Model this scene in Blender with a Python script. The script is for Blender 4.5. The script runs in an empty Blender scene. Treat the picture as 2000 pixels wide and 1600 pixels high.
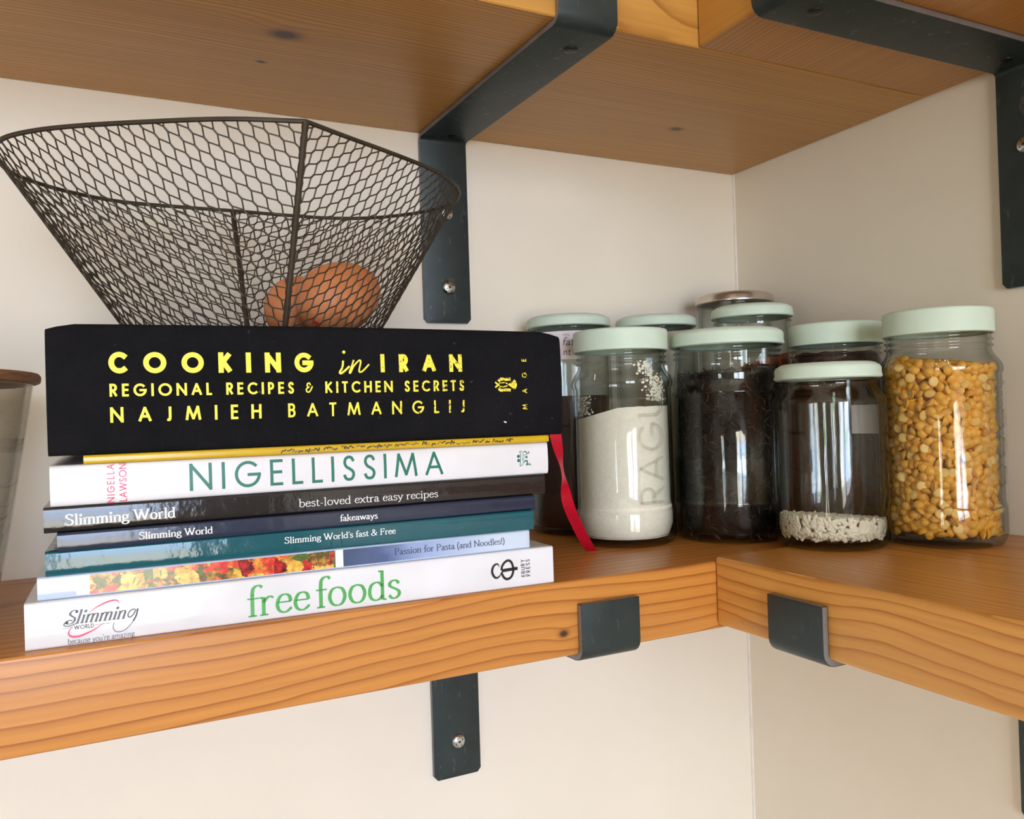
import bpy, bmesh, math, random
from mathutils import Vector, Matrix, noise as mnoise
S = 0.01                      # all lengths below are centimetres
PI = math.pi
C = bpy.context.scene.collection
sc = bpy.context.scene

# ------------------------------------------------------------------ camera
cam_d = bpy.data.cameras.new('camera'); cam = bpy.data.objects.new('camera', cam_d); C.objects.link(cam)
cr = Vector((0.89404443, -0.44688658, -0.03125607)); cu = Vector((0.02510614, -0.01967873, 0.99949109)); cf = Vector((0.44727423, 0.89437416, 0.00637406))
m = Matrix(((cr.x, cu.x, -cf.x, 0), (cr.y, cu.y, -cf.y, 0), (cr.z, cu.z, -cf.z, 0), (0, 0, 0, 1)))
cam.matrix_world = Matrix.Translation(Vector((-59.30203, -65.47683, 10.17702)) * S) @ m
cam_d.sensor_fit = 'HORIZONTAL'; cam_d.sensor_width = 36; cam_d.lens = 36 * 1600.4356 / 2000
cam_d.clip_start = 0.01; cam_d.clip_end = 100
sc.camera = cam

# ------------------------------------------------------------------ view, sampling
sc.view_settings.view_transform = 'Standard'; sc.view_settings.look = 'None'
sc.view_settings.gamma = 1; sc.view_settings.use_curve_mapping = False
sc.view_settings.exposure = -0.06
cy = sc.cycles
cy.use_denoising = True
cy.max_bounces = 10; cy.diffuse_bounces = 5; cy.glossy_bounces = 4; cy.transmission_bounces = 8
cy.transparent_max_bounces = 40
cy.caustics_reflective = False; cy.caustics_refractive = False
cy.sample_clamp_indirect = 6

# ------------------------------------------------------------------ node helpers
def srgb(r, g, b, a=1.0):
    f = lambda c: (c / 255 / 12.92) if c / 255 <= 0.04045 else ((c / 255 + 0.055) / 1.055) ** 2.4
    return (f(r), f(g), f(b), a)
class NT:
    def __init__(s, tree): s.t = tree; s.n = tree.nodes; s.l = tree.links
    def add(s, kind, **kw):
        nd = s.n.new(kind)
        for k, v in kw.items():
            if k.startswith('i_'):
                nd.inputs[int(k[2:]) if k[2:].isdigit() else k[2:].replace('_', ' ')].default_value = v
            else: setattr(nd, k, v)
        return nd
    def link(s, a, b): s.l.new(a, b)
    def math(s, op, a, b=None, clamp=False):
        nd = s.n.new('ShaderNodeMath'); nd.operation = op; nd.use_clamp = clamp
        for i, v in enumerate((a, b)):
            if v is None: continue
            if isinstance(v, (int, float)): nd.inputs[i].default_value = v
            else: s.l.new(v, nd.inputs[i])
        return nd.outputs[0]
    def mix(s, fac, a, b, blend='MIX'):
        nd = s.n.new('ShaderNodeMix'); nd.data_type = 'RGBA'; nd.blend_type = blend
        for i, v in ((0, fac), (6, a), (7, b)):
            if isinstance(v, (int, float)): nd.inputs[i].default_value = v
            elif isinstance(v, tuple): nd.inputs[i].default_value = v
            else: s.l.new(v, nd.inputs[i])
        return nd.outputs[2]
    def ramp(s, fac, stops, interp='LINEAR'):
        nd = s.n.new('ShaderNodeValToRGB'); nd.color_ramp.interpolation = interp
        e = nd.color_ramp.elements
        e[0].position, e[0].color = stops[0]; e[1].position, e[1].color = stops[-1]
        for p, c in stops[1:-1]:
            x = e.new(p); x.color = c
        s.l.new(fac, nd.inputs[0]); return nd.outputs[0]
    def noise(s, vec, scale, detail=3, rough=0.5, dist=0):
        nd = s.n.new('ShaderNodeTexNoise'); nd.inputs['Scale'].default_value = scale
        nd.inputs['Detail'].default_value = detail; nd.inputs['Roughness'].default_value = rough; nd.inputs['Distortion'].default_value = dist
        if vec is not None: s.l.new(vec, nd.inputs['Vector'])
        return nd
    def mapping(s, vec, scale=(1, 1, 1), rot=(0, 0, 0), loc=(0, 0, 0)):
        nd = s.n.new('ShaderNodeMapping'); nd.inputs['Scale'].default_value = scale
        nd.inputs['Rotation'].default_value = rot; nd.inputs['Location'].default_value = loc
        s.l.new(vec, nd.inputs['Vector']); return nd.outputs[0]
    def obj(s): return s.n.new('ShaderNodeTexCoord').outputs['Object']
MATS = {}
def mat(name):
    m_ = bpy.data.materials.new(name); m_.use_nodes = True
    t = NT(m_.node_tree); bs = t.n['Principled BSDF']; MATS[name] = m_
    return m_, t, bs
def plain(name, col, rough=0.5, metal=0.0, spec=0.5, var=0.06, scale=60, bump=0.0, bscale=400, coat=0.0):
    m_, t, bs = mat(name)
    v = t.obj(); n = t.noise(v, scale, 4)
    a = tuple(max(0, c * (1 - var)) for c in col[:3]) + (1,); b = tuple(min(1, c * (1 + var)) for c in col[:3]) + (1,)
    t.link(t.ramp(n.outputs[0], [(0.3, a), (0.7, b)]), bs.inputs['Base Color'])
    bs.inputs['Roughness'].default_value = rough; bs.inputs['Metallic'].default_value = metal
    bs.inputs['Specular IOR Level'].default_value = spec; bs.inputs['Coat Weight'].default_value = coat
    bs.inputs['Coat Roughness'].default_value = 0.08
    if bump:
        n2 = t.noise(v, bscale, 3); bp = t.add('ShaderNodeBump', i_Strength=bump, i_Distance=0.001)
        t.link(n2.outputs[0], bp.inputs['Height']); t.link(bp.outputs[0], bs.inputs['Normal'])
    return m_

# ------------------------------------------------------------------ daylight: garden and sky beyond the windows
w = bpy.data.worlds.new('world'); sc.world = w; w.use_nodes = True
t = NT(w.node_tree); bg = t.n['Background']
g = t.n.new('ShaderNodeTexCoord').outputs['Generated']
sx = t.add('ShaderNodeSeparateXYZ'); t.link(g, sx.inputs[0])
leaf = t.noise(g, 9, 5, 0.65)
leafc = t.ramp(leaf.outputs[0], [(0.3, srgb(80, 120, 50)), (0.42, srgb(160, 205, 95)), (0.48, srgb(250, 250, 246)), (0.7, srgb(255, 254, 252))])
skyc = t.ramp(sx.outputs[2], [(0.0, srgb(250, 250, 250)), (0.5, srgb(190, 212, 245))])
az = t.noise(t.mapping(g, (1, 1, 0.25)), 3.5, 3)
blue = t.mix(t.ramp(az.outputs[0], [(0.42, (0, 0, 0, 1)), (0.58, (1, 1, 1, 1))]), leafc, srgb(190, 212, 250))
up = t.ramp(sx.outputs[2], [(0.02, (0, 0, 0, 1)), (0.3, (1, 1, 1, 1))])
col = t.mix(up, blue, skyc)
gnd = t.ramp(sx.outputs[2], [(0.0, (0, 0, 0, 1)), (0.02, (1, 1, 1, 1))])
col = t.mix(t.ramp(t.math('ADD', sx.outputs[2], 0.16), [(0.0, (0, 0, 0, 1)), (0.1, (1, 1, 1, 1))]), srgb(214, 206, 188), col)
t.link(col, bg.inputs[0]); bg.inputs[1].default_value = 19.0

ROOM = dict(x0=-330.0, y0=-310.0, z0=-140.0, z1=105.0)
WIN1 = (-162.0, -40.0, -75.0, 92.0)      # in the wall behind the camera: x0 x1 z0 z1
WIN2 = (-265.0, -218.0, -75.0, 92.0)     # in the left wall: y0 y1 z0 z1
def portal(name, loc, rot, sxx, syy):
    l = bpy.data.lights.new(name, 'AREA'); l.shape = 'RECTANGLE'; l.size = sxx * S; l.size_y = syy * S
    l.cycles.is_portal = True
    o = bpy.data.objects.new(name, l); o.location = Vector(loc) * S; o.rotation_euler = rot; C.objects.link(o)
portal('window_portal', ((WIN1[0] + WIN1[1]) / 2, ROOM['y0'] - 9, (WIN1[2] + WIN1[3]) / 2), (PI / 2, 0, 0), WIN1[1] - WIN1[0], WIN1[3] - WIN1[2])
portal('window_portal.001', (ROOM['x0'] - 9, (WIN2[0] + WIN2[1]) / 2, (WIN2[2] + WIN2[3]) / 2), (0, -PI / 2, 0), WIN2[3] - WIN2[2], WIN2[1] - WIN2[0])

# ------------------------------------------------------------------ mesh helpers
class MB:
    def __init__(s): s.v = []; s.f = []; s.mi = []; s.cur = 0
    def vert(s, p): s.v.append(tuple(p)); return len(s.v) - 1
    def face(s, idx): s.f.append(tuple(idx)); s.mi.append(s.cur)
    def quad(s, a, b, c, d):
        i = len(s.v); s.v += [tuple(a), tuple(b), tuple(c), tuple(d)]; s.face((i, i + 1, i + 2, i + 3))
    def box(s, x0, x1, y0, y1, z0, z1):
        i = len(s.v)
        s.v += [(x0, y0, z0), (x1, y0, z0), (x1, y1, z0), (x0, y1, z0), (x0, y0, z1), (x1, y0, z1), (x1, y1, z1), (x0, y1, z1)]
        for f in ((3, 2, 1, 0), (4, 5, 6, 7), (0, 1, 5, 4), (1, 2, 6, 5), (2, 3, 7, 6), (3, 0, 4, 7)): s.face([i + k for k in f])
    def lathe(s, prof, n=64, c=(0, 0, 0), close=False, flip=False):
        """prof: list of (r, z); r==0 ends become a single vertex"""
        rings = []
        for r, z in prof:
            if r <= 1e-6: rings.append([s.vert((c[0], c[1], c[2] + z))])
            else: rings.append([s.vert((c[0] + r * math.cos(2 * PI * k / n), c[1] + r * math.sin(2 * PI * k / n), c[2] + z)) for k in range(n)])
        pairs = list(zip(rings, rings[1:])) + ([(rings[-1], rings[0])] if close else [])
        for a, b in pairs:
            for k in range(n):
                k2 = (k + 1) % n
                if len(a) == 1 and len(b) == 1: continue
                if len(a) == 1: f = (a[0], b[k2], b[k])
                elif len(b) == 1: f = (a[k], a[k2], b[0])
                else: f = (a[k], a[k2], b[k2], b[k])
                s.face(f[::-1] if flip else f)
    def tube(s, pts, r, n=6, closed=False, caps=True):
        P = [Vector(p) for p in pts]; N = len(P); rings = []
        up = None
        for i, p in enumerate(P):
            if closed: tg = (P[(i + 1) % N] - P[i - 1])
            else: tg = P[min(i + 1, N - 1)] - P[max(i - 1, 0)]
            if tg.length < 1e-9: tg = Vector((0, 0, 1))
            tg.normalize()
            if up is None:
                up = Vector((0, 0, 1)) if abs(tg.z) < 0.9 else Vector((1, 0, 0))
            a = up - tg * up.dot(tg)
            if a.length < 1e-6: a = Vector((1, 0, 0)) - tg * tg.x
            a.normalize(); up = a; b = tg.cross(a)
            rr = r[i] if isinstance(r, (list, tuple)) else r
            rings.append([s.vert(p + (a * math.cos(2 * PI * k / n) + b * math.sin(2 * PI * k / n)) * rr) for k in range(n)])
        for i in range(N if closed else N - 1):
            A, B = rings[i], rings[(i + 1) % N]
            for k in range(n): s.face((A[k], A[(k + 1) % n], B[(k + 1) % n], B[k]))
        if caps and not closed:
            s.face(rings[0][::-1]); s.face(rings[-1])
    def build(s, name, mats, parent=None, smooth=True, angle=40, bevel=0, seg=2, loc=None):
        org = Vector(parent['_o']) if parent is not None else Vector(loc if loc is not None else (0, 0, 0))
        me = bpy.data.meshes.new(name)
        me.from_pydata([((Vector(p) - org) * S) for p in s.v], [], s.f)
        mats = mats if isinstance(mats, (list, tuple)) else [mats]
        for m_ in mats: me.materials.append(m_)
        me.polygons.foreach_set('material_index', s.mi)
        bm = bmesh.new(); bm.from_mesh(me)
        if bevel:
            es = [e for e in bm.edges if len(e.link_faces) == 2 and e.calc_face_angle(0) > math.radians(50)]
            bmesh.ops.bevel(bm, geom=es, offset=bevel * S, segments=seg, profile=0.6, affect='EDGES', clamp_overlap=True)
        bm.to_mesh(me); bm.free()
        if smooth:
            me.shade_smooth(); me.set_sharp_from_angle(angle=math.radians(angle))
        me.update()
        o = bpy.data.objects.new(name, me); C.objects.link(o)
        if parent is not None: o.parent = parent
        else: o.location = org * S
        return o
ORG = []
def thing(name, label, cat, loc, group=None):
    o = bpy.data.objects.new(name, None); o.empty_display_size = 0.02; C.objects.link(o)
    o.location = Vector(loc) * S; o['label'] = label; o['category'] = cat; o['_o'] = [float(a) for a in loc]
    if group: o['group'] = group
    ORG.append(o); return o
def tag(o, label, cat, group=None, kind=None):
    o['label'] = label; o['category'] = cat
    if group: o['group'] = group
    if kind: o['kind'] = kind
    return o
def struct(o): o['kind'] = 'structure'; return o
def catmull(pts, n=8, closed=False):
    P = [Vector(p) for p in pts]; N = len(P); out = []
    rng = range(N if closed else N - 1)
    for i in rng:
        if closed: a, b, c, d = P[i - 1], P[i], P[(i + 1) % N], P[(i + 2) % N]
        else:
            b, c = P[i], P[i + 1]; a = P[i - 1] if i > 0 else b * 2 - c; d = P[i + 2] if i + 2 < N else c * 2 - b
        for k in range(n):
            u = k / n
            out.append(0.5 * ((2 * b) + (c - a) * u + (2 * a - 5 * b + 4 * c - d) * u * u + (3 * b - a - 3 * c + d) * u ** 3))
    if not closed: out.append(P[-1].copy())
    return out
rnd = random.Random(7)

# ------------------------------------------------------------------ materials
def wood_mat(name, axis, d0, z0, ring=0.62, knots=(), seed=0.0, light=(220, 156, 82), dark=(176, 106, 42), rough=0.36, wave=0.05):
    """pine: growth rings round a pith line that runs along the board (d0, z0 in cm, board coordinates)"""
    m_, t, bs = mat(name)
    v = t.obj(); sp = t.add('ShaderNodeSeparateXYZ'); t.link(v, sp.inputs[0])
    L, D = (sp.outputs[0], sp.outputs[1]) if axis == 'x' else (sp.outputs[1], sp.outputs[0])
    Z = sp.outputs[2]
    def vec(sl, sd, sz, off):
        cb = t.add('ShaderNodeCombineXYZ')
        t.link(t.math('ADD', t.math('MULTIPLY', L, sl), off), cb.inputs[0]); t.link(t.math('MULTIPLY', D, sd), cb.inputs[1]); t.link(t.math('MULTIPLY', Z, sz), cb.inputs[2])
        return cb.outputs[0]
    n1 = t.noise(vec(2.2, 5, 5, seed), 1.0, 3); n2 = t.noise(vec(9, 24, 24, seed + 3), 1.0, 3)
    n3 = t.noise(vec(1.0, 22, 22, seed + 8), 1.0, 3)
    dd = t.math('SUBTRACT', D, d0 * S); zz = t.math('SUBTRACT', Z, z0 * S)
    r = t.math('SQRT', t.math('ADD', t.math('MULTIPLY', dd, dd), t.math('MULTIPLY', zz, zz)))
    r = t.math('ADD', r, t.math('MULTIPLY', t.math('SUBTRACT', n1.outputs[0], 0.5), wave))
    r = t.math('ADD', r, t.math('MULTIPLY', t.math('SUBTRACT', n2.outputs[0], 0.5), 0.0055))
    n5 = t.noise(vec(0.4, 26, 26, seed + 5), 1.0, 2)
    r = t.math('ADD', r, t.math('MULTIPLY', t.math('SUBTRACT', n5.outputs[0], 0.5), 0.016))
    kn = None
    for (kx, kd, kz, kr) in knots:
        a = t.math('SUBTRACT', L, kx * S); b = t.math('SUBTRACT', D, kd * S); c = t.math('SUBTRACT', Z, kz * S)
        q = t.math('ADD', t.math('MULTIPLY', a, t.math('MULTIPLY', a, 0.45)), t.math('ADD', t.math('MULTIPLY', b, b), t.math('MULTIPLY', c, c)))
        gs = t.math('POWER', 2.718, t.math('MULTIPLY', q, -1.0 / (kr * S) ** 2))
        g2 = t.math('POWER', 2.718, t.math('MULTIPLY', q, -0.12 / (kr * S) ** 2))
        r = t.math('ADD', r, t.math('MULTIPLY', g2, kr * S * 0.9))
        kn = gs if kn is None else t.math('MAXIMUM', kn, gs)
    ph = t.math('FRACT', t.math('DIVIDE', r, ring * S))
    li, da = srgb(*light), srgb(*dark)
    mid = tuple((a * 0.62 + b * 0.38) for a, b in zip(li, da))
    c1 = t.ramp(ph, [(0.0, li), (0.5, li), (0.78, mid), (0.92, da), (0.975, da), (1.0, li)])
    c1 = t.mix(t.math('MULTIPLY', t.ramp(n3.outputs[0], [(0.35, (0, 0, 0, 1)), (0.65, (1, 1, 1, 1))]), 0.6), c1, mid)
    fib = t.noise(vec(5, 260, 260, seed), 1.0, 2)
    c1 = t.mix(0.42, c1, t.ramp(fib.outputs[0], [(0.3, (0.66, 0.62, 0.58, 1)), (0.7, (1, 1, 1, 1))]), 'MULTIPLY')
    if kn is not None: c1 = t.mix(t.math('MULTIPLY', kn, 1.35, True), c1, srgb(72, 42, 20))
    t.link(c1, bs.inputs['Base Color'])
    bs.inputs['Roughness'].default_value = rough
    bp = t.add('ShaderNodeBump', i_Strength=0.12, i_Distance=0.0006); t.link(fib.outputs[0], bp.inputs['Height']); t.link(bp.outputs[0], bs.inputs['Normal'])
    return m_

def wall_mat(name, c):
    m_, t, bs = mat(name)
    v = t.obj(); n = t.noise(v, 6, 4, 0.6); n2 = t.noise(v, 220, 3)
    t.link(t.ramp(n.outputs[0], [(0.3, tuple(x * 0.97 for x in c[:3]) + (1,)), (0.7, tuple(min(1, x * 1.02) for x in c[:3]) + (1,))]), bs.inputs['Base Color'])
    bs.inputs['Roughness'].default_value = 0.75; bs.inputs['Specular IOR Level'].default_value = 0.3
    h = t.math('ADD', t.math('MULTIPLY', n.outputs[0], 3.0), n2.outputs[0])
    bp = t.add('ShaderNodeBump', i_Strength=0.12, i_Distance=0.001); t.link(h, bp.inputs['Height']); t.link(bp.outputs[0], bs.inputs['Normal'])
    return m_
M_WALL = wall_mat('cream_wall_paint', srgb(238, 229, 212))
M_WALLB = wall_mat('taupe_wall_paint', srgb(176, 166, 154))
M_CEIL = wall_mat('ceiling_paint', srgb(235, 232, 226))
M_FLOOR = wood_mat('floor_wood', 'x', 40, -30, 1.6, (), 3.0, (186, 170, 148), (156, 138, 116), 0.5)
M_FRAME = plain('window_frame_paint', srgb(235, 232, 225), 0.45)
M_CAULK = plain('caulk', srgb(232, 224, 212), 0.6)

def steel_mat(name, c, rough=0.42, wear=0.25):
    m_, t, bs = mat(name)
    v = t.obj(); n = t.noise(v, 30, 5, 0.65); n2 = t.noise(t.mapping(v, (1, 1, 0.3)), 160, 4, 0.7)
    a = tuple(x * 0.8 for x in c[:3]) + (1,); b = tuple(x * 1.25 for x in c[:3]) + (1,)
    cc = t.ramp(n.outputs[0], [(0.3, a), (0.7, b)])
    sp = t.ramp(n2.outputs[0], [(0.6, (0, 0, 0, 1)), (0.7, (1, 1, 1, 1))])
    cc = t.mix(t.math('MULTIPLY', sp, wear), cc, srgb(150, 145, 145))
    t.link(cc, bs.inputs['Base Color']); bs.inputs['Metallic'].default_value = 0.35
    bs.inputs['Roughness'].default_value = rough
    return m_
M_STEEL = steel_mat('dark_steel', srgb(46, 56, 57))
M_STEEL_EDGE = steel_mat('dark_steel_worn_edge', srgb(126, 120, 118), 0.5, 0.5)
M_ZINC = plain('zinc_screw', srgb(205, 210, 214), 0.22, 1.0)
M_RECESS = plain('screw_recess', srgb(70, 82, 86), 0.4, 0.8)
M_BLACKSCREW = plain('black_screw', srgb(26, 26, 27), 0.4, 0.3)

def glass_mat(name, face=(0.965, 0.975, 0.968), edge=(0.34, 0.38, 0.36), wob=0.25, refl=1.0, pw=2.7):
    """thin jar glass: clear pane with a Schlick sheen, darker where it is seen edge-on"""
    m_ = bpy.data.materials.new(name); m_.use_nodes = True; t = NT(m_.node_tree); t.n.clear(); MATS[name] = m_
    out = t.add('ShaderNodeOutputMaterial'); v = t.obj()
    nz = t.noise(t.mapping(v, (1, 1, 0.12)), 90, 2)
    bp = t.add('ShaderNodeBump', i_Strength=wob, i_Distance=0.0012); t.link(nz.outputs[0], bp.inputs['Height'])
    lw = t.add('ShaderNodeLayerWeight', i_Blend=0.5)
    tr = t.add('ShaderNodeBsdfTransparent'); gl = t.add('ShaderNodeBsdfGlossy', i_Roughness=0.03)
    f = lw.outputs['Facing']
    t.link(t.mix(t.math('POWER', f, pw, True), face + (1,), edge + (1,)), tr.inputs[0])
    gl.inputs[0].default_value = (0.98, 1, 0.99, 1); t.link(bp.outputs[0], gl.inputs['Normal'])
    sch = t.math('ADD', t.math('MULTIPLY', t.math('POWER', f, 5.0, True), 0.7 * refl), 0.032 * refl)
    mx = t.add('ShaderNodeMixShader'); t.link(sch, mx.inputs[0]); t.link(tr.outputs[0], mx.inputs[1]); t.link(gl.outputs[0], mx.inputs[2])
    t.link(mx.outputs[0], out.inputs[0]); return m_
M_GLASS = glass_mat('jar_glass')
M_EMBOSS = glass_mat('raised_glass_lettering', (0.99, 0.99, 0.985), (0.84, 0.85, 0.83), 0.05, 2.2, 2.0)
M_EMBOSSD = glass_mat('raised_glass_panel', (0.95, 0.95, 0.93), (0.5, 0.5, 0.46), 0.05, 2.2, 1.6)
M_FOGGY = glass_mat('smoky_glass', (0.9, 0.89, 0.87), (0.62, 0.61, 0.58), 0.4)

def lid_mat(name, c):
    m_, t, bs = mat(name); v = t.obj(); n = t.noise(v, 45, 4); n2 = t.noise(v, 500, 3)
    t.link(t.ramp(n.outputs[0], [(0.3, tuple(x * 0.95 for x in c[:3]) + (1,)), (0.7, tuple(min(1, x * 1.04) for x in c[:3]) + (1,))]), bs.inputs['Base Color'])
    bs.inputs['Roughness'].default_value = 0.55
    bp = t.add('ShaderNodeBump', i_Strength=0.12, i_Distance=0.0008); t.link(n2.outputs[0], bp.inputs['Height']); t.link(bp.outputs[0], bs.inputs['Normal'])
    return m_
M_MINT = lid_mat('mint_chalk_paint', srgb(209, 227, 210))
M_TIN = plain('tin_lid_metal', srgb(205, 196, 187), 0.25, 0.9)
M_PAPER = plain('paper_label', srgb(228, 218, 222), 0.7)
M_INK = plain('black_pen_ink', srgb(35, 28, 40), 0.6)

# ------------------------------------------------------------------ setting: room shell
X0, Y0, Z0, Z1 = ROOM['x0'], ROOM['y0'], ROOM['z0'], ROOM['z1']
def wallbox(name, *b, m_=None):
    mb = MB(); mb.box(*b); return struct(mb.build(name, m_ or M_WALL, smooth=False))
wallbox('wall_back', X0 - 14, 14, 0, 14, Z0 - 10, Z1 + 10)
wallbox('wall_right', 0, 14, Y0 - 14, 0, Z0 - 10, Z1 + 10)
wallbox('floor', X0 - 14, 14, Y0 - 14, 14, Z0 - 10, Z0, m_=M_FLOOR)
wallbox('ceiling', X0 - 14, 14, Y0 - 14, 14, Z1, Z1 + 10, m_=M_CEIL)
mb = MB(); a, b, c, d = WIN1
mb.box(X0, a, Y0 - 14, Y0, Z0, Z1); mb.box(b, 0, Y0 - 14, Y0, Z0, Z1); mb.box(a, b, Y0 - 14, Y0, Z0, c); mb.box(a, b, Y0 - 14, Y0, d, Z1)
struct(mb.build('wall_front', M_WALLB, smooth=False))
mb = MB(); a, b, c, d = WIN2
mb.box(X0 - 14, X0, Y0, a, Z0, Z1); mb.box(X0 - 14, X0, b, 0, Z0, Z1); mb.box(X0 - 14, X0, a, b, Z0, c); mb.box(X0 - 14, X0, a, b, d, Z1)
struct(mb.build('wall_left', M_WALLB, smooth=False))
def window(name, w_, wall):
    a, b, c, d = w_; mb = MB(); k = 4.5
    def bx(u0, u1, z0, z1, dep=5):
        if wall == 'front': mb.box(u0, u1, Y0 - 9, Y0 - 9 + dep, z0, z1)
        else: mb.box(X0 - 9, X0 - 9 + dep, u0, u1, z0, z1)
    bx(a, a + k, c, d); bx(b - k, b, c, d); bx(a + k, b - k, c, c + k); bx(a + k, b - k, d - k, d)
    mid = (a + b) / 2; bx(mid - 5, mid + 5, c + k, d - k)
    struct(mb.build(name, M_FRAME, smooth=False))
window('window_1', WIN1, 'front'); window('window_2', WIN2, 'left')
mb = MB()
mb.tube([(-0.02, -0.02, z) for z in (Z0, -60, 0, 60, Z1)], 0.2, 8)
struct(mb.build('trim_1', M_CAULK))

# ------------------------------------------------------------------ shelves
H, D, D2, T, DZ = 34.3314, 22.5, 23.06, 4.51, 0.32
def board(label, x0, x1, y0, y1, z0, z1, m_, loc):
    mb = MB(); mb.box(x0, x1, y0, y1, z0, z1)
    o = mb.build('shelf_board', m_, bevel=0.22, seg=3, loc=loc, angle=30); return tag(o, label, 'shelf', 'thick pine shelf boards')
W1 = wood_mat('pine_lower_back', 'x', 6, -17, 0.56, ((25.2, -11.25, -0.9, 0.22),), 1.3, (212, 143, 66), (156, 86, 28), .36, .035)
W2 = wood_mat('pine_lower_right', 'y', 6, -15, 0.46, (), 5.1, (226, 164, 84), (188, 118, 46), .36, .03)
W3 = wood_mat('pine_upper_back', 'x', 45, 9, 0.36, ((11.5, -2.6, -2.2, 0.62), (10.8, 1.9, -2.2, 0.2), (45.5, 2.1, -2.2, 0.4)), 2.2, (204, 150, 72), (144, 90, 34), 0.4, .03)
W4 = wood_mat('pine_upper_right', 'y', 50, 6, 0.4, (), 7.7, (204, 146, 68), (156, 98, 38), 0.4, .03)
board('lower pine shelf along the back wall carrying the books and jars', -150, -0.15, -D, -0.1, -T, 0, W1, (-60, -11.25, -2.2))
board('lower pine shelf along the right wall under the split pea jar', -D2, -0.15, -150, -D - 0.03, DZ - T, DZ, W2, (-11.5, -80, -2))
board('upper pine shelf along the back wall above the wire basket', -150, -0.15, -D, -0.1, H, H + T, W3, (-60, -11.25, H + 2.2))
board('upper pine shelf along the right wall at the top right', -D2, -0.15, -150, -D - 0.03, H, H + T, W4, (-11.5, -80, H + 2.2))

# ------------------------------------------------------------------ brackets
def arc(cx, cz, r, a0, a1, n=6):
    return [(cx + r * math.cos(math.radians(a0 + (a1 - a0) * k / n)), cz + r * math.sin(math.radians(a0 + (a1 - a0) * k / n))) for k in range(n + 1)]
def bracket(label, wall, ctr, shelf_z, drop, front, lip, skew, screws):
    """flat steel bar: down the wall, forward under the shelf, lip up the front. ctr = bar centre along the wall, front = shelf front distance"""
    th, hw = 0.45, 2.12
    P = [(th / 2, shelf_z - drop)]
    zc = shelf_z - th / 2
    P += [(th / 2, shelf_z - drop + 0.35)]
    P += [(0.75 + 0.53 * math.cos(math.radians(a)), zc - 0.53 + 0.53 * math.sin(math.radians(a))) for a in (180, 157, 135, 112, 90)]
    fo = front + th / 2 + 0.03; rr = 0.62
    P += [(fo - rr + rr * math.cos(math.radians(a)), zc + rr + rr * math.sin(math.radians(a))) for a in (-90, -67, -45, -22, 0)]
    ztop = shelf_z - th + lip
    P += [(fo, ztop - 0.2), (fo, ztop)]
    pos = lambda u, dist, z: ((ctr + u + skew * dist / front, -dist, z) if wall == 'back' else (-dist, ctr + u + skew * dist / front, z))
    root = thing('shelf_bracket', label, 'bracket', pos(0, 0, shelf_z), 'dark steel shelf brackets')
    mb = MB(); rings = []
    for i, (d, z) in enumerate(P):
        if i == 0: tx, tz = P[1][0] - d, P[1][1] - z
        elif i == len(P) - 1: tx, tz = d - P[-2][0], z - P[-2][1]
        else:
            tx, tz = P[i + 1][0] - P[i - 1][0], P[i + 1][1] - P[i - 1][1]
        l = math.hypot(tx, tz); nx, nz = -tz / l, tx / l
        h = hw - (0.3 if i == 0 else 0.0)
        rings.append([mb.vert(pos(sg * h, d + nx * th / 2 * k, z + nz * th / 2 * k)) for sg, k in ((-1, -1), (1, -1), (1, 1), (-1, 1))])
    for A, B in zip(rings, rings[1:]):
        for k in range(4):
            mb.cur = 1 if k in (1, 3) else 0
            mb.face((A[k], A[(k + 1) % 4], B[(k + 1) % 4], B[k]))
    mb.cur = 1; mb.face(rings[0][::-1]); mb.face(rings[-1])
    mb.build('bar', [M_STEEL, M_STEEL_EDGE], root, bevel=0.05, seg=2, angle=35)
    for kind, u, dist, z in screws:
        q = Vector(pos(u, dist, z))
        nrm = Vector(((0, -1, 0) if wall == 'back' else (-1, 0, 0)) if kind == 'zinc' else (0, 0, -1))
        ax = Vector((1, 0, 0)) if abs(nrm.x) < 0.5 else Vector((0, 1, 0)); bx = nrm.cross(ax)
        mb = MB(); R = 0.62 if kind == 'zinc' else 0.5; hgt = 0.28 if kind == 'zinc' else 0.12
        n = 20; rings = []
        for r_, h_ in ((1, 0), (0.95, 0.45), (0.75, 0.8), (0.4, 1)):
            rings.append([mb.vert(q + (ax * math.cos(2 * PI * k / n) + bx * math.sin(2 * PI * k / n)) * R * r_ + nrm * h_ * hgt) for k in range(n)])
        for A, B in zip(rings, rings[1:]):
            for k in range(n): mb.face((A[k], A[(k + 1) % n], B[(k + 1) % n], B[k]))
        mb.face(rings[-1])
        mb.cur = 1
        for k in range(4):
            a = 0.5 + k * PI / 2; dr = ax * math.cos(a) + bx * math.sin(a); sd = dr.cross(nrm)
            l0, l1, ww = 0.0, R * 0.62, R * 0.13; top = nrm * (hgt * 1.02)
            p0, p1 = q + dr * l0, q + dr * l1
            mb.quad(p0 - sd * ww + top, p1 - sd * ww * 0.7 + top * 0.93, p1 + sd * ww * 0.7 + top * 0.93, p0 + sd * ww + top)
        mb.build('screw', [M_ZINC, M_RECESS] if kind == 'zinc' else [M_BLACKSCREW, M_BLACKSCREW], root)
    return root
bracket('dark steel bracket under the upper shelf above the jars, its leg behind the wire basket', 'back', -32.6, H, H - 18.2, D, 3.6, 0.7,
        [('zinc', 0.12, 0.45, 21.24), ('zinc', 0.1, 0.45, 27.6), ('black', 0.6, 19.8, H - 0.45), ('black', 0.3, 1.9, H - 0.45)])
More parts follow.
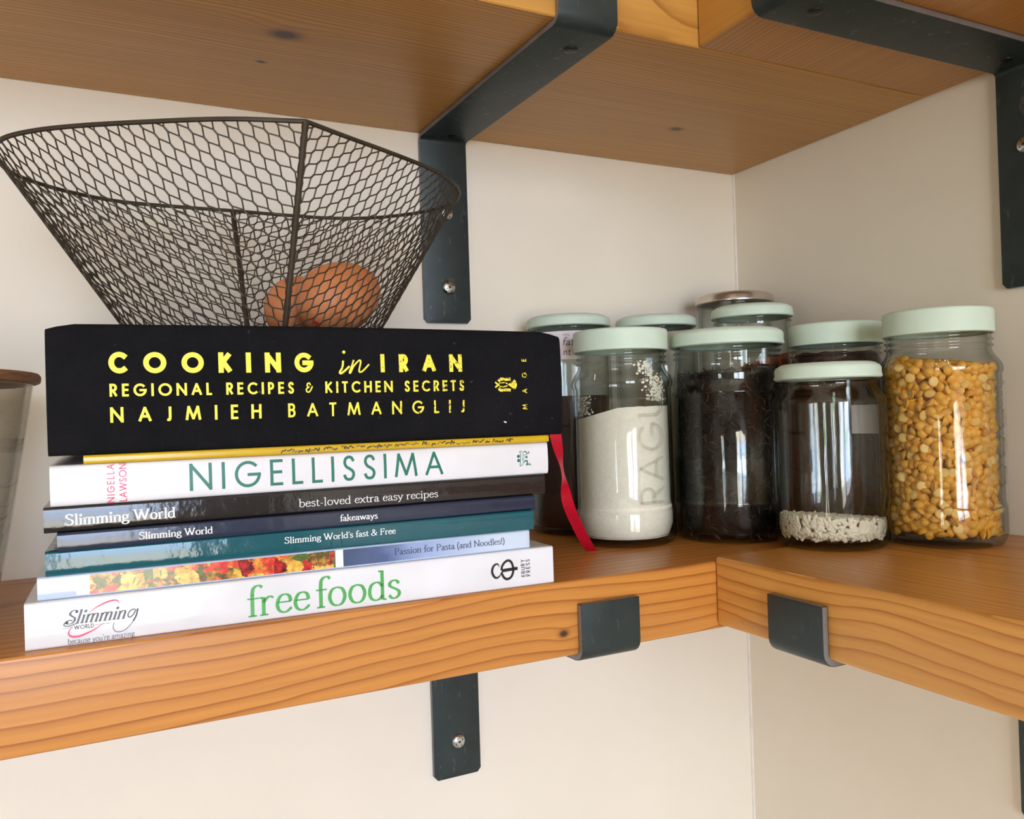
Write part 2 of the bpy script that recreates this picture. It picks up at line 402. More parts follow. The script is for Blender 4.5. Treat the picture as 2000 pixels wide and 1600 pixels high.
bracket('dark steel bracket clipped under the lower back shelf with one silver screw below', 'back', -33.0, -T, 15.95, D, 3.55, 1.3,
        [('zinc', 0.1, 0.45, -17.46), ('black', 0.1, 8, -T - 0.45)])
bracket('dark steel bracket under the upper right shelf, at the top right corner', 'right', -30.35, H, H - 18.2, D2, 3.6, 0.2,
        [('zinc', 0.1, 0.45, 28.17), ('black', 0.2, 20.3, H - 0.45), ('black', 0.2, 2.2, H - 0.45)])
bracket('dark steel bracket clipped under the lower right shelf near the corner', 'right', -30.4, DZ - T, 15.9, D2, 3.5, 0.55,
        [('zinc', 0.1, 0.45, -17.3), ('black', 0.1, 8, DZ - T - 0.45)])

# ------------------------------------------------------------------ lettering: strokes drawn with a nib
def ell(cx, cy, rx, ry, a0, a1, n=18):
    return [(cx + rx * math.cos(math.radians(a0 + (a1 - a0) * k / n)), cy + ry * math.sin(math.radians(a0 + (a1 - a0) * k / n))) for k in range(n + 1)]
def sm(pts, n=5): return [(p.x, p.y) for p in catmull([(x, y, 0) for x, y in pts], n)]
Scurve = [(.95, .84), (.78, .97), (.47, 1), (.16, .92), (.07, .73), (.24, .57), (.55, .48), (.88, .36), (.97, .2), (.8, .04), (.5, 0), (.2, .04), (.02, .18)]
GEO = {  # geometric capitals: width, strokes in a unit box
 'A': (.80, [[(0, 0), (.5, 1)], [(.5, 1), (1, 0)], [(.18, .33), (.82, .33)]]),
 'B': (.52, [[(0, 0), (0, 1)], [(0, 1), (.5, 1)] + ell(.5, .765, .42, .235, 90, -90, 10)[1:] + [(0, .53)], [(.5, .53)] + ell(.5, .265, .5, .265, 90, -90, 10) + [(0, 0)]]),
 'C': (.80, [ell(.6, .5, .6, .5, 48, 312)]),
 'D': (.72, [[(0, 0), (0, 1)], [(0, 1), (.35, 1)] + ell(.35, .5, .65, .5, 90, -90, 14)[1:] + [(0, 0)]]),
 'E': (.48, [[(0, 0), (0, 1)], [(0, 1), (1, 1)], [(0, .52), (.92, .52)], [(0, 0), (1, 0)]]),
 'G': (.95, [ell(.5, .5, .5, .5, 45, 355), [(.55, .48), (1, .48)]]),
 'H': (.68, [[(0, 0), (0, 1)], [(1, 0), (1, 1)], [(0, .52), (1, .52)]]),
 'I': (0, [[(0, 0), (0, 1)]]),
 'J': (.34, [[(1, 1), (1, .25)] + sm([(1, .25), (.9, .07), (.6, 0), (.2, .02)])[1:]]),
 'K': (.62, [[(0, 0), (0, 1)], [(.95, 1), (.02, .42)], [(.25, .56), (1, 0)]]),
 'L': (.42, [[(0, 0), (0, 1)], [(0, 0), (1, 0)]]),
 'M': (.98, [[(0, 0), (.15, 1)], [(.15, 1), (.5, .06)], [(.5, .06), (.85, 1)], [(.85, 1), (1, 0)]]),
 'N': (.78, [[(0, 0), (0, 1)], [(0, 1), (1, 0)], [(1, 0), (1, 1)]]),
 'O': (1.0, [ell(.5, .5, .5, .5, 0, 360, 30)]),
 'P': (.5, [[(0, 0), (0, 1)], [(0, 1), (.5, 1)] + ell(.5, .72, .5, .28, 90, -90, 10)[1:] + [(0, .44)]]),
 'R': (.54, [[(0, 0), (0, 1)], [(0, 1), (.5, 1)] + ell(.5, .74, .46, .26, 90, -90, 10)[1:] + [(0, .48)], [(.4, .48), (1, 0)]]),
 'S': (.5, [sm(Scurve)]),
 'T': (.52, [[(0, 1), (1, 1)], [(.5, 0), (.5, 1)]]),
 'U': (.62, [[(0, 1), (0, .35)] + ell(.5, .35, .5, .35, 180, 360, 12)[1:] + [(1, 1)]]),
 'W': (1.15, [[(0, 1), (.25, 0)], [(.25, 0), (.5, 1)], [(.5, 1), (.75, 0)], [(.75, 0), (1, 1)]]),
 'Y': (.62, [[(0, 1), (.5, .45)], [(1, 1), (.5, .45)], [(.5, .45), (.5, 0)]]),
 '&': (.75, [sm([(1.0, .62), (.8, .3), (.5, .03), (.15, .08), (.1, .38), (.5, .55)]), sm([(.72, .8), (.55, 1.0), (.28, .93), (.22, .7), (.5, .55)])]),
}
# book face: advance width, list of ('p' polyline | 'c' curve | 's' serif) in cap-height units
BF = {
 'a': (.50, [('c', [(.09, .47), (.14, .58), (.25, .62), (.34, .56), (.36, .44)]), ('p', [(.36, .46), (.36, .12)]), ('c', [(.36, .14), (.38, .03), (.44, .01), (.5, .06)]), ('c', [(.36, .37), (.2, .32), (.09, .22), (.08, .1), (.16, .01), (.27, .04), (.36, .14)])]),
 'b': (.56, [('p', [(.12, .02), (.12, 1.02)]), ('s', .05, 1.0, .1), ('c', [(.12, .46), (.2, .58), (.32, .62), (.45, .54), (.5, .32), (.45, .1), (.32, 0), (.2, .02), (.12, .1)])]),
 'c': (.46, [('c', [(.41, .5), (.34, .6), (.23, .62), (.12, .53), (.07, .32), (.1, .12), (.2, .01), (.31, .02), (.43, .13)])]),
 'd': (.57, [('p', [(.44, 0), (.44, 1.02)]), ('s', .38, 1.0, .1), ('s', .5, 0, .1), ('c', [(.44, .46), (.36, .59), (.25, .62), (.12, .53), (.07, .3), (.11, .09), (.23, 0), (.36, .04), (.44, .15)])]),
 'e': (.48, [('p', [(.08, .36), (.43, .36)]), ('c', [(.43, .36), (.39, .55), (.28, .62), (.15, .56), (.07, .32), (.11, .1), (.22, .01), (.33, .03), (.45, .15)])]),
 'f': (.34, [('c', [(.43, .94), (.36, 1.02), (.26, 1.0), (.19, .9), (.17, .7)]), ('p', [(.17, .72), (.17, 0)]), ('p', [(.04, .59), (.34, .59)]), ('s', .17, 0, .22)]),
 'g': (.52, [('c', [(.24, .62), (.13, .56), (.09, .42), (.14, .28), (.25, .23), (.36, .29), (.4, .43), (.35, .57), (.24, .62)]), ('c', [(.17, .25), (.1, .16), (.15, .08), (.32, .06), (.45, 0), (.46, -.13), (.36, -.25), (.2, -.27), (.07, -.2), (.06, -.08), (.16, .04)]), ('p', [(.36, .57), (.5, .62)])]),
 'h': (.58, [('p', [(.12, 0), (.12, 1.02)]), ('s', .12, 0, .2), ('s', .05, 1, .1), ('c', [(.12, .44), (.22, .58), (.34, .62), (.43, .55), (.45, .4)]), ('p', [(.45, .44), (.45, 0)]), ('s', .45, 0, .2)]),
 'i': (.28, [('p', [(.14, 0), (.14, .6)]), ('s', .14, 0, .22), ('s', .08, .59, .1), ('d', .14, .86)]),
 'k': (.56, [('p', [(.12, 0), (.12, 1.02)]), ('s', .12, 0, .2), ('s', .05, 1, .1), ('p', [(.44, .58), (.13, .28)]), ('p', [(.22, .38), (.5, 0)]), ('s', .43, .59, .18), ('s', .5, 0, .12)]),
 'l': (.28, [('p', [(.14, 0), (.14, 1.02)]), ('s', .14, 0, .22), ('s', .07, 1, .1)]),
 'm': (.86, [('p', [(.12, 0), (.12, .6)]), ('s', .12, 0, .2), ('s', .06, .59, .1), ('c', [(.12, .44), (.21, .58), (.31, .62), (.4, .56), (.42, .42)]), ('p', [(.42, .44), (.42, 0)]), ('s', .42, 0, .2), ('c', [(.42, .44), (.51, .58), (.61, .62), (.7, .56), (.72, .42)]), ('p', [(.72, .44), (.72, 0)]), ('s', .72, 0, .2)]),
 'n': (.58, [('p', [(.12, 0), (.12, .6)]), ('s', .12, 0, .2), ('s', .06, .59, .1), ('c', [(.12, .44), (.22, .58), (.34, .62), (.43, .55), (.45, .4)]), ('p', [(.45, .44), (.45, 0)]), ('s', .45, 0, .2)]),
 'o': (.56, [('c', [(.28, .62), (.14, .55), (.07, .31), (.14, .07), (.28, 0), (.42, .07), (.49, .31), (.42, .55), (.28, .62)])]),
 'p': (.57, [('p', [(.12, -.32), (.12, .6)]), ('s', .12, -.32, .22), ('s', .05, .59, .1), ('c', [(.12, .46), (.2, .58), (.32, .62), (.45, .54), (.5, .32), (.45, .1), (.32, 0), (.2, .02), (.12, .1)])]),
 'r': (.41, [('p', [(.12, 0), (.12, .6)]), ('s', .13, 0, .22), ('s', .06, .59, .1), ('c', [(.12, .42), (.2, .55), (.29, .61), (.38, .56)])]),
 's': (.42, [('c', [(.35, .5), (.29, .6), (.18, .62), (.09, .54), (.1, .43), (.22, .34), (.34, .24), (.35, .1), (.25, 0), (.14, .01), (.06, .12)])]),
 't': (.35, [('p', [(.15, .8), (.15, .12)]), ('c', [(.15, .16), (.18, .03), (.26, .0), (.34, .06)]), ('p', [(.03, .59), (.32, .59)])]),
 'u': (.58, [('p', [(.12, .6), (.12, .18)]), ('c', [(.12, .2), (.16, .05), (.26, 0), (.37, .06), (.45, .18)]), ('p', [(.45, .6), (.45, 0)]), ('s', .07, .59, .1), ('s', .4, .59, .1), ('s', .5, 0, .08)]),
 'v': (.52, [('p', [(.07, .6), (.27, 0)]), ('p', [(.27, 0), (.46, .6)]), ('s', .07, .6, .18), ('s', .45, .6, .16)]),
 'w': (.78, [('p', [(.07, .6), (.24, 0)]), ('p', [(.24, 0), (.39, .56)]), ('p', [(.39, .56), (.55, 0)]), ('p', [(.55, 0), (.71, .6)]), ('s', .07, .6, .18), ('s', .71, .6, .16), ('s', .38, .6, .16)]),
 'x': (.52, [('p', [(.07, .6), (.45, 0)]), ('p', [(.43, .6), (.08, 0)]), ('s', .07, .6, .16), ('s', .43, .6, .16), ('s', .07, 0, .16), ('s', .45, 0, .16)]),
 'y': (.52, [('p', [(.07, .6), (.28, .02)]), ('c', [(.46, .6), (.27, .02), (.17, -.22), (.05, -.27)]), ('s', .07, .6, .18), ('s', .45, .6, .16)]),
 'z': (.46, [('p', [(.06, .6), (.4, .6)]), ('p', [(.4, .6), (.06, 0)]), ('p', [(.06, 0), (.42, 0)])]),
 'S': (.62, [('c', [(.5, .8), (.42, .96), (.28, 1.0), (.14, .9), (.12, .72), (.28, .57), (.48, .42), (.53, .22), (.42, .04), (.27, 0), (.13, .06), (.07, .22)]), ('p', [(.5, .98), (.5, .78)]), ('p', [(.07, .02), (.07, .24)])]),
 'W': (1.12, [('p', [(.08, 1), (.32, 0)]), ('p', [(.32, 0), (.55, .95)]), ('p', [(.5, 1), (.76, 0)]), ('p', [(.76, 0), (1.02, 1)]), ('s', .08, 1, .24), ('s', .5, 1, .22), ('s', 1.02, 1, .2)]),
 'F': (.64, [('p', [(.16, 0), (.16, 1)]), ('p', [(.1, 1), (.56, 1)]), ('p', [(.16, .52), (.45, .52)]), ('p', [(.56, 1.02), (.56, .82)]), ('p', [(.45, .62), (.45, .42)]), ('s', .16, 0, .26)]),
 'P': (.66, [('p', [(.16, 0), (.16, 1)]), ('c', [(.1, 1), (.3, 1), (.48, .94), (.56, .75), (.48, .55), (.33, .48), (.18, .48)]), ('s', .16, 0, .26)]),
 'N': (.84, [('p', [(.14, 0), (.14, 1)]), ('p', [(.12, 1), (.7, 0)]), ('p', [(.7, 0), (.7, 1)]), ('s', .14, 0, .22), ('s', .08, 1, .16), ('s', .7, 1, .22)]),
 '&': (.8, [('c', [(.74, .55), (.6, .25), (.42, .03), (.22, 0), (.08, .12), (.09, .3), (.24, .46), (.42, .62), (.48, .82), (.4, .97), (.3, .98), (.22, .85), (.28, .65), (.5, .28), (.64, .06), (.78, .04)])]),
 "'": (.18, [('c', [(.09, 1.0), (.12, .9), (.08, .78)])]),
 '-': (.34, [('p', [(.06, .3), (.28, .3)])]), '!': (.26, [('p', [(.13, 1), (.13, .28)]), ('d', .13, .05)]),
 '(': (.3, [('c', [(.26, 1.05), (.12, .75), (.08, .4), (.12, .05), (.26, -.25)])]), ')': (.3, [('c', [(.04, 1.05), (.18, .75), (.22, .4), (.18, .05), (.04, -.25)])]),
}
def ribbon(out, pts, wfun, cap=0.0):
    P = []
    for p in pts:
        if not P or math.hypot(p[0] - P[-1][0], p[1] - P[-1][1]) > 1e-6: P.append(p)
    if len(P) < 2: return
    if len(P) == 2:
        k = max(1, int(math.hypot(P[1][0] - P[0][0], P[1][1] - P[0][1]) / 0.16))
        P = [(P[0][0] + (P[1][0] - P[0][0]) * i / k, P[0][1] + (P[1][1] - P[0][1]) * i / k) for i in range(k + 1)]
    closed = math.hypot(P[0][0] - P[-1][0], P[0][1] - P[-1][1]) < 1e-6
    L = []; N = len(P)
    for i, (x, y) in enumerate(P):
        if closed: a, b = P[i - 1 if i else N - 2], P[i + 1 if i < N - 1 else 1]
        else: a, b = P[max(0, i - 1)], P[min(N - 1, i + 1)]
        tx, ty = b[0] - a[0], b[1] - a[1]; l = math.hypot(tx, ty) or 1; tx /= l; ty /= l
        w_ = wfun(tx, ty) / 2
        mi = 1.0
        if not closed and 0 < i < N - 1:
            ux, uy = x - a[0], y - a[1]; ul = math.hypot(ux, uy) or 1; mi = 1 / max(0.6, abs(ux / ul * tx + uy / ul * ty))
        w_ *= mi
        if not closed and cap:
            if i == 0: x -= tx * cap; y -= ty * cap
            if i == N - 1: x += tx * cap; y += ty * cap
        L.append(((x - ty * w_, y + tx * w_), (x + ty * w_, y - tx * w_)))
    for A, B in zip(L, L[1:]): out.append([A[0], A[1], B[1], B[0]])
def geo_text(text, h, weight, length):
    """capitals, fitted to a line of the given length"""
    w_ = weight * h
    ws = [(GEO[c][0] * h if GEO[c][0] else w_) if c != ' ' else 0.45 * h for c in text]
    gaps = max(1, len(text) - 1); tr = (length - sum(ws)) / gaps; k = 1.0
    if tr < 0.08 * h: k = (length - 0.08 * h * gaps) / sum(ws); tr = 0.08 * h
    out = []; x = 0
    for c, cw in zip(text, ws):
        cw = cw * k
        if c != ' ':
            for st in GEO[c][1]:
                pts = [(x + w_ / 2 + px * max(0, cw - w_), w_ / 2 + py * (h - w_)) for px, py in st]
                if c == 'I': pts = [(x + cw / 2, p[1]) for p in pts]
                ribbon(out, pts, lambda tx, ty: w_, w_ / 2 * (0.98 if len(st) == 2 and (st[0][0] == st[1][0] or st[0][1] == st[1][1]) else 0.6))
        x += cw + tr
    return out
def bf_text(text, h, stem, hair, length=None, serif=True, shear=0.0, vary=1.2):
    adv = [(BF[c][0] if c != ' ' else .3) for c in text]
    k = (length / (sum(adv) * h)) if length else 1.0
    out = []; x = 0
    wf = lambda tx, ty: h * (hair + (stem - hair) * abs(ty) ** vary)
    for c, a in zip(text, adv):
        if c != ' ':
            sub = []
            for st in BF[c][1]:
                if st[0] == 'p': ribbon(sub, [(px * h * k, py * h) for px, py in st[1]], wf)
                elif st[0] == 'c': ribbon(sub, [(px * h * k, py * h) for px, py in sm(st[1], 4)], wf)
                elif st[0] == 'd':
                    ribbon(sub, [(st[1] * h * k, (st[2] - stem * .6) * h), (st[1] * h * k, (st[2] + stem * .6) * h)], lambda a_, b_: stem * 1.2 * h)
                elif st[0] == 's' and serif:
                    ribbon(sub, [((st[1] - st[3] / 2) * h * k, st[2] * h), ((st[1] + st[3] / 2) * h * k, st[2] * h)], lambda a_, b_: hair * 1.1 * h)
            for q in sub: out.append([(px + x + shear * py, py) for px, py in q])
        x += a * h * k
    return out
def place(quads, p0, p1):
    """baseline from p0 to p1 (spine coordinates)"""
    dx, dy = p1[0] - p0[0], p1[1] - p0[1]; l = math.hypot(dx, dy); cx, cy_ = dx / l, dy / l
    return [[(p0[0] + x * cx - y * cy_, p0[1] + x * cy_ + y * cx) for x, y in q] for q in quads]
def gline(text, p0, p1, h, weight): return place(geo_text(text, h, weight, math.hypot(p1[0] - p0[0], p1[1] - p0[1])), p0, p1)
def bline(text, p0, p1, h, stem=.13, hair=.05, **kw): return place(bf_text(text, h, stem, hair, math.hypot(p1[0] - p0[0], p1[1] - p0[1]), **kw), p0, p1)
def stroke(pts, w_, n=5, taper=False):
    out = []; pp = sm(pts, n)
    if not taper: ribbon(out, pp, lambda a, b: w_)
    else:
        N = len(pp); tot = [0]
        it = iter(range(N))
        for i in range(N - 1):
            k = math.sin(PI * (i + .5) / (N - 1)) * .8 + .2
            ribbon(out, [pp[i], pp[i + 1]], lambda a, b: w_ * k)
    return out
def print_on(name, quads, m_, parent, surf, eps=0.012):
    mb = MB()
    for q in quads:
        idx = [mb.vert(surf(u, z, eps)) for u, z in q]
        mb.face(idx)
    return mb.build(name, m_, parent, smooth=False)

# ------------------------------------------------------------------ books
M_PAGES = None
def pages_mat():
    m_, t, bs = mat('page_edges'); v = t.obj(); n = t.noise(t.mapping(v, (1, 1, 60)), 40, 2)
    t.link(t.ramp(n.outputs[0], [(0.35, srgb(196, 188, 172)), (0.65, srgb(240, 234, 222))]), bs.inputs['Base Color']); bs.inputs['Roughness'].default_value = 0.8
    return m_
M_PAGES = pages_mat()
def gloss_cover(name, c, rough=0.14, bump=0.12):
    m_, t, bs = mat(name); v = t.obj(); n = t.noise(v, 25, 3); n2 = t.noise(v, 120, 4)
    t.link(t.ramp(n.outputs[0], [(0.3, tuple(x * 0.94 for x in c[:3]) + (1,)), (0.7, tuple(min(1, x * 1.04) for x in c[:3]) + (1,))]), bs.inputs['Base Color'])
    bs.inputs['Roughness'].default_value = rough
    bp = t.add('ShaderNodeBump', i_Strength=bump, i_Distance=0.0008); t.link(n2.outputs[0], bp.inputs['Height']); t.link(bp.outputs[0], bs.inputs['Normal'])
    return m_
def cloth_mat():
    m_, t, bs = mat('black_book_cloth'); v = t.obj()
    w1 = t.add('ShaderNodeTexWave', i_Scale=420, i_Distortion=1.5); t.link(v, w1.inputs[0])
    w2 = t.add('ShaderNodeTexWave', bands_direction='Z', i_Scale=420, i_Distortion=1.5); t.link(v, w2.inputs[0])
    n = t.noise(v, 18, 5, 0.7); n2 = t.noise(v, 260, 2)
    cc = t.ramp(n.outputs[0], [(0.3, srgb(19, 19, 21)), (0.7, srgb(29, 28, 31))])
    sp = t.ramp(n2.outputs[0], [(0.73, (0, 0, 0, 1)), (0.8, (1, 1, 1, 1))])
    t.link(t.mix(t.math('MULTIPLY', sp, 0.25), cc, srgb(120, 118, 120)), bs.inputs['Base Color'])
    bs.inputs['Roughness'].default_value = 0.95; bs.inputs['Specular IOR Level'].default_value = 0.1
    bp = t.add('ShaderNodeBump', i_Strength=0.4, i_Distance=0.0004); t.link(t.math('ADD', w1.outputs[1], w2.outputs[1]), bp.inputs['Height']); t.link(bp.outputs[0], bs.inputs['Normal'])
    return m_
def foil_mat():
    m_, t, bs = mat('worn_gold_foil'); v = t.obj(); n = t.noise(v, 900, 2)
    sp = t.add('ShaderNodeSeparateXYZ'); t.link(v, sp.inputs[0])
    wear = t.math('ADD', t.math('MULTIPLY', sp.outputs[0], 1.5), t.math('MULTIPLY', sp.outputs[2], -2.2))
    th = t.math('ADD', n.outputs[0], t.math('MULTIPLY', wear, 0.75))
    t.link(t.ramp(th, [(0.6, srgb(250, 228, 70)), (0.67, srgb(70, 58, 24))]), bs.inputs['Base Color'])
    bs.inputs['Roughness'].default_value = 0.5; bs.inputs['Metallic'].default_value = 0.15
    return m_
M_CLOTH = cloth_mat(); M_FOIL = foil_mat()
M_WHITEC = gloss_cover('white_gloss_cover', srgb(226, 226, 231)); M_NIGW = gloss_cover('white_satin_cover', srgb(228, 227, 232), 0.25)
M_BLACKC = gloss_cover('black_gloss_cover', srgb(33, 29, 30), 0.1, 0.25); M_NAVYC = gloss_cover('navy_gloss_cover', srgb(33, 43, 66), 0.14, 0.2)
M_TEALC = gloss_cover('teal_gloss_cover', srgb(16, 84, 96), 0.1, 0.25); M_PALEC = gloss_cover('pale_blue_cover', srgb(196, 209, 228), 0.14)
M_YELC = gloss_cover('yellow_gloss_cover', srgb(206, 168, 26), 0.2)
M_LGREEN = plain('leaf_green_print', srgb(74, 165, 80), 0.3); M_TEALP = plain('teal_green_print', srgb(24, 112, 94), 0.3)
M_PINKP = plain('pink_print', srgb(214, 44, 96), 0.3); M_WHITEP = plain('white_print', srgb(244, 244, 244), 0.3)
M_BLACKP = plain('black_print', srgb(18, 18, 18), 0.3); M_GREYP = plain('slate_print', srgb(70, 72, 88), 0.3); M_NAVYP = plain('navy_print', srgb(38, 44, 84), 0.3)
M_BROWNP = plain('dark_brown_print', srgb(70, 48, 20), 0.4)

def book(label, group, L, R, z0, z1, depth, cover, hard=False, bulge=0.0, cor=0.12, ztop=None):
    e = Vector((R[0] - L[0], R[1] - L[1], 0)); ln = e.length; e.normalize(); n = Vector((-e.y, e.x, 0)); o = Vector((L[0], L[1], 0))
    root = thing('book', label, 'book', (L[0] + e.x * ln / 2, L[1] + e.y * ln / 2, z0), group)
    zt = ztop or (lambda u: z1)
    def dep(f): return -bulge * (1 - (2 * f - 1) ** 2)          # spine bulge towards the room at height fraction f
    def surf(u, z, eps=0.0):
        f = (z - z0) / max(1e-6, zt(u) - z0); return o + e * u + n * (dep(min(1, max(0, f))) - eps) + Vector((0, 0, z))
    th = 0.28 if hard else 0.05
    th = min(th, (z1 - z0) * 0.2); ov = 0.3 if hard else 0.0
    # U-shaped case: outer outline in (depth, height fraction), then the inner one
    outer = [(depth, 0.0), (cor + 0.6, 0.0), (cor, 0.0)]
    hh = z1 - z0; rc = min(cor, hh * 0.3)
    for a in (90, 60, 30): outer.append((rc - rc * math.cos(math.radians(90 - a)) * 1.0, (rc - rc * math.sin(math.radians(a))) / hh))
    outer[-3:] = [(rc - rc * math.sin(math.radians(q)), (rc - rc * math.cos(math.radians(q))) / hh) for q in (30, 60, 90)]
    m_ = 10 if bulge else 3
    for k in range(1, m_): outer.append((0.0, rc / hh + (1 - 2 * rc / hh) * k / m_))
    outer += [(rc - rc * math.sin(math.radians(q)), 1 - (rc - rc * math.cos(math.radians(q))) / hh) for q in (90, 60, 30)]
    outer += [(cor, 1.0), (cor + 0.6, 1.0), (depth, 1.0)]
    f0 = th / hh
    inner = [(depth, 1 - f0), (th + 0.02, 1 - f0), (th + 0.02, f0), (depth, f0)]
    prof = outer + inner
    us = [0, 0.04, 0.15, 0.5, 1.2, 2.5] + [ln * k / 8 for k in range(1, 8)] + [ln - 2.5, ln - 1.2, ln - 0.5, ln - 0.15, ln - 0.04, ln]
    us = sorted(set(us)) if hard else [0, ln]
    mb = MB(); rings = []
    for u in us:
        H_ = zt(u) - z0
        rings.append([mb.vert(o + e * u + n * (d_ + (dep(f) if d_ < 1.0 else 0)) + Vector((0, 0, z0 + f * H_))) for d_, f in prof])
    N = len(prof)
    for A, B in zip(rings, rings[1:]):
        for k in range(N): mb.face((A[k], B[k], B[(k + 1) % N], A[(k + 1) % N]))
    ns = len(outer)
    for r_, rev in ((rings[0], False), (rings[-1], True)):
        # end caps of the case: strips along each board and the spine
        i0, i1, i2, i3 = r_[ns], r_[ns + 1], r_[ns + 2], r_[ns + 3]
        fs = [[i3] + r_[0:3] + [i2], [i2] + r_[2:ns - 2] + [i1], [i1] + r_[ns - 3:ns] + [i0]]
        for f in fs: mb.face(f if not rev else f[::-1])
    mb.build('cover', cover, root, angle=35)
    mb = MB(); a, b = ov, ln - ov; d0, d1 = th + 0.04, depth - max(ov, 0.03)
    zb, zc = z0 + th + 0.005, zt(ln / 2) - th - 0.005 if not hard else min(zt(0), z1) - th - 0.02
    if not hard: a, b = 0.02, ln - 0.02
    P = [o + e * u + n * d_ + Vector((0, 0, z)) for z in (zb, zc) for u, d_ in ((a, d0), (b, d0), (b, d1), (a, d1))]
    i = len(mb.v); mb.v += [tuple(p) for p in P]
    for f in ((3, 2, 1, 0), (4, 5, 6, 7), (0, 1, 5, 4), (1, 2, 6, 5), (2, 3, 7, 6), (3, 0, 4, 7)): mb.face(f)
    mb.build('pages', M_PAGES, root, smooth=False)
    return root, surf, ln
GRP = 'cookbooks stacked on the lower shelf'
# bottom: white, green title
bk, sf, ln = book('white glossy paperback with large pale green title, bottom of the book stack', GRP, (-62.73, -21.72), (-35.25, -22.28), 0.0, 2.19, 20.5, M_WHITEC)
print_on('title_lettering', bline('free', (9.72, .30), (12.98, .30), 1.5, .125, .05) + bline('foods', (13.2, .31), (17.95, .31), 1.55, .125, .05), M_LGREEN, bk, sf)
q = bf_text('Slimmin', .62, .16, .05, 2.55, True, .32)
q = place(q, (1.62, 1.04), (4.2, .99))
q += stroke([(4.62, 1.38), (4.45, 1.36), (4.32, 1.22), (4.3, 1.08), (4.38, 1.02), (4.52, 1.12), (4.66, 1.36)], .06)
q += stroke([(4.72, 1.4), (4.62, 1.0), (4.4, .66), (4.14, .44), (3.9, .38), (3.72, .45), (3.64, .64), (3.69, .86)], .035) + stroke([(4.74, 1.4), (4.66, 1.08), (4.52, .82)], .075)
q += stroke([(1.95, 1.18), (1.78, 1.2), (1.6, 1.08), (1.62, .97), (1.85, .95), (2.1, 1.03)], .05)
q += gline('WORLD', (2.0, .74), (2.84, .74), .2, .17) + stroke([(1.52, .86), (1.75, .86), (1.98, .855)], .02) + stroke([(2.88, .855), (3.2, .855), (3.54, .86)], .02)
print_on('slimming_emblem_lettering', q, M_GREYP, bk, sf, .014)
print_on('pink_swoosh', stroke([(2.62, 1.46), (2.98, 1.69), (3.38, 1.86), (3.72, 1.92), (3.88, 1.86), (3.92, 1.73)], .085, 5, True) + stroke([(1.93, .92), (1.77, .66), (1.84, .47), (2.05, .41), (2.35, .45), (2.86, .65), (3.24, .89)], .1, 5, True), M_PINKP, bk, sf, .010)
print_on('slogan_lettering', bline("because you're amazing", (1.72, .09), (4.56, .09), .27, .1, .09, serif=False), M_GREYP, bk, sf)
cl = stroke([(23.9, 1.32), (23.86, 1.47), (23.69, 1.5), (23.52, 1.36), (23.45, 1.08), (23.58, .78), (23.76, .7), (23.93, .8), (24.05, .98)], .15, 5, True) \
   + stroke([(24.05, 1.0), (24.12, .8), (24.26, .62), (24.45, .56), (24.68, .68), (24.8, .95), (24.8, 1.25), (24.68, 1.54), (24.48, 1.64), (24.26, 1.54), (24.1, 1.34), (24.05, 1.12)], .145) \
   + stroke([(24.05, 1.08), (24.5, 1.1), (25.1, 1.12)], .19)
print_on('publisher_emblem', cl, M_BLACKP, bk, sf)
print_on('publisher_lettering', gline('EBURY', (25.6, .58), (25.57, 1.6), .27, .14) + gline('PRESS', (25.93, .58), (25.9, 1.58), .27, .14), M_BLACKP, bk, sf)
# pale blue with food photograph
def food_mat():
    m_, t, bs = mat('printed_food_photo'); v = t.obj(); nz = t.noise(v, 150, 3)
    vv = t.add('ShaderNodeMix', data_type='VECTOR', i_0=0.012); t.link(v, vv.inputs[4]); t.link(nz.outputs[1], vv.inputs[5])
    vo = t.add('ShaderNodeTexVoronoi', i_Scale=165); t.link(vv.outputs[1], vo.inputs['Vector'])
    sp = t.add('ShaderNodeSeparateColor'); t.link(vo.outputs['Color'], sp.inputs[0])
    n4 = t.noise(v, 300, 3); cc = t.ramp(t.math('ADD', sp.outputs[0], t.math('MULTIPLY', t.math('SUBTRACT', n4.outputs[0], .5), .5)), [(0.0, srgb(70, 34, 22)), (0.16, srgb(214, 40, 48)), (0.3, srgb(232, 92, 64)), (0.42, srgb(240, 180, 60)), (0.6, srgb(246, 205, 110)), (0.75, srgb(196, 140, 60)), (0.86, srgb(96, 70, 30)), (0.95, srgb(88, 110, 50))])
    n2 = t.noise(v, 420, 4); cc = t.mix(0.75, cc, t.ramp(n2.outputs[0], [(0.3, (0.45, 0.36, 0.3, 1)), (0.62, (1.1, 1.05, 1, 1))]), 'MULTIPLY')
    t.link(cc, bs.inputs['Base Color']); bs.inputs['Roughness'].default_value = 0.14; return m_
def fade_mat():
    m_, t, bs = mat('navy_pale_blue_blend'); v = t.obj(); sp = t.add('ShaderNodeSeparateXYZ'); t.link(v, sp.inputs[0])
    n = t.noise(v, 60, 3); x = t.math('ADD', sp.outputs[0], t.math('MULTIPLY', t.math('SUBTRACT', n.outputs[0], .5), 0.02))
    t.link(t.ramp(t.math('MULTIPLY', x, 8.0), [(0.1, srgb(48, 68, 104)), (0.3, srgb(70, 90, 136)), (0.5, srgb(150, 170, 212)), (0.85, srgb(202, 216, 236))]), bs.inputs['Base Color'])
    bs.inputs['Roughness'].default_value = 0.14; return m_
bk, sf, ln = book('pale blue paperback with printed food photo, second from the bottom of the book stack', GRP, (-62.2, -21.5), (-36.72, -22.1), 2.2, 3.3, 20, M_PALEC)
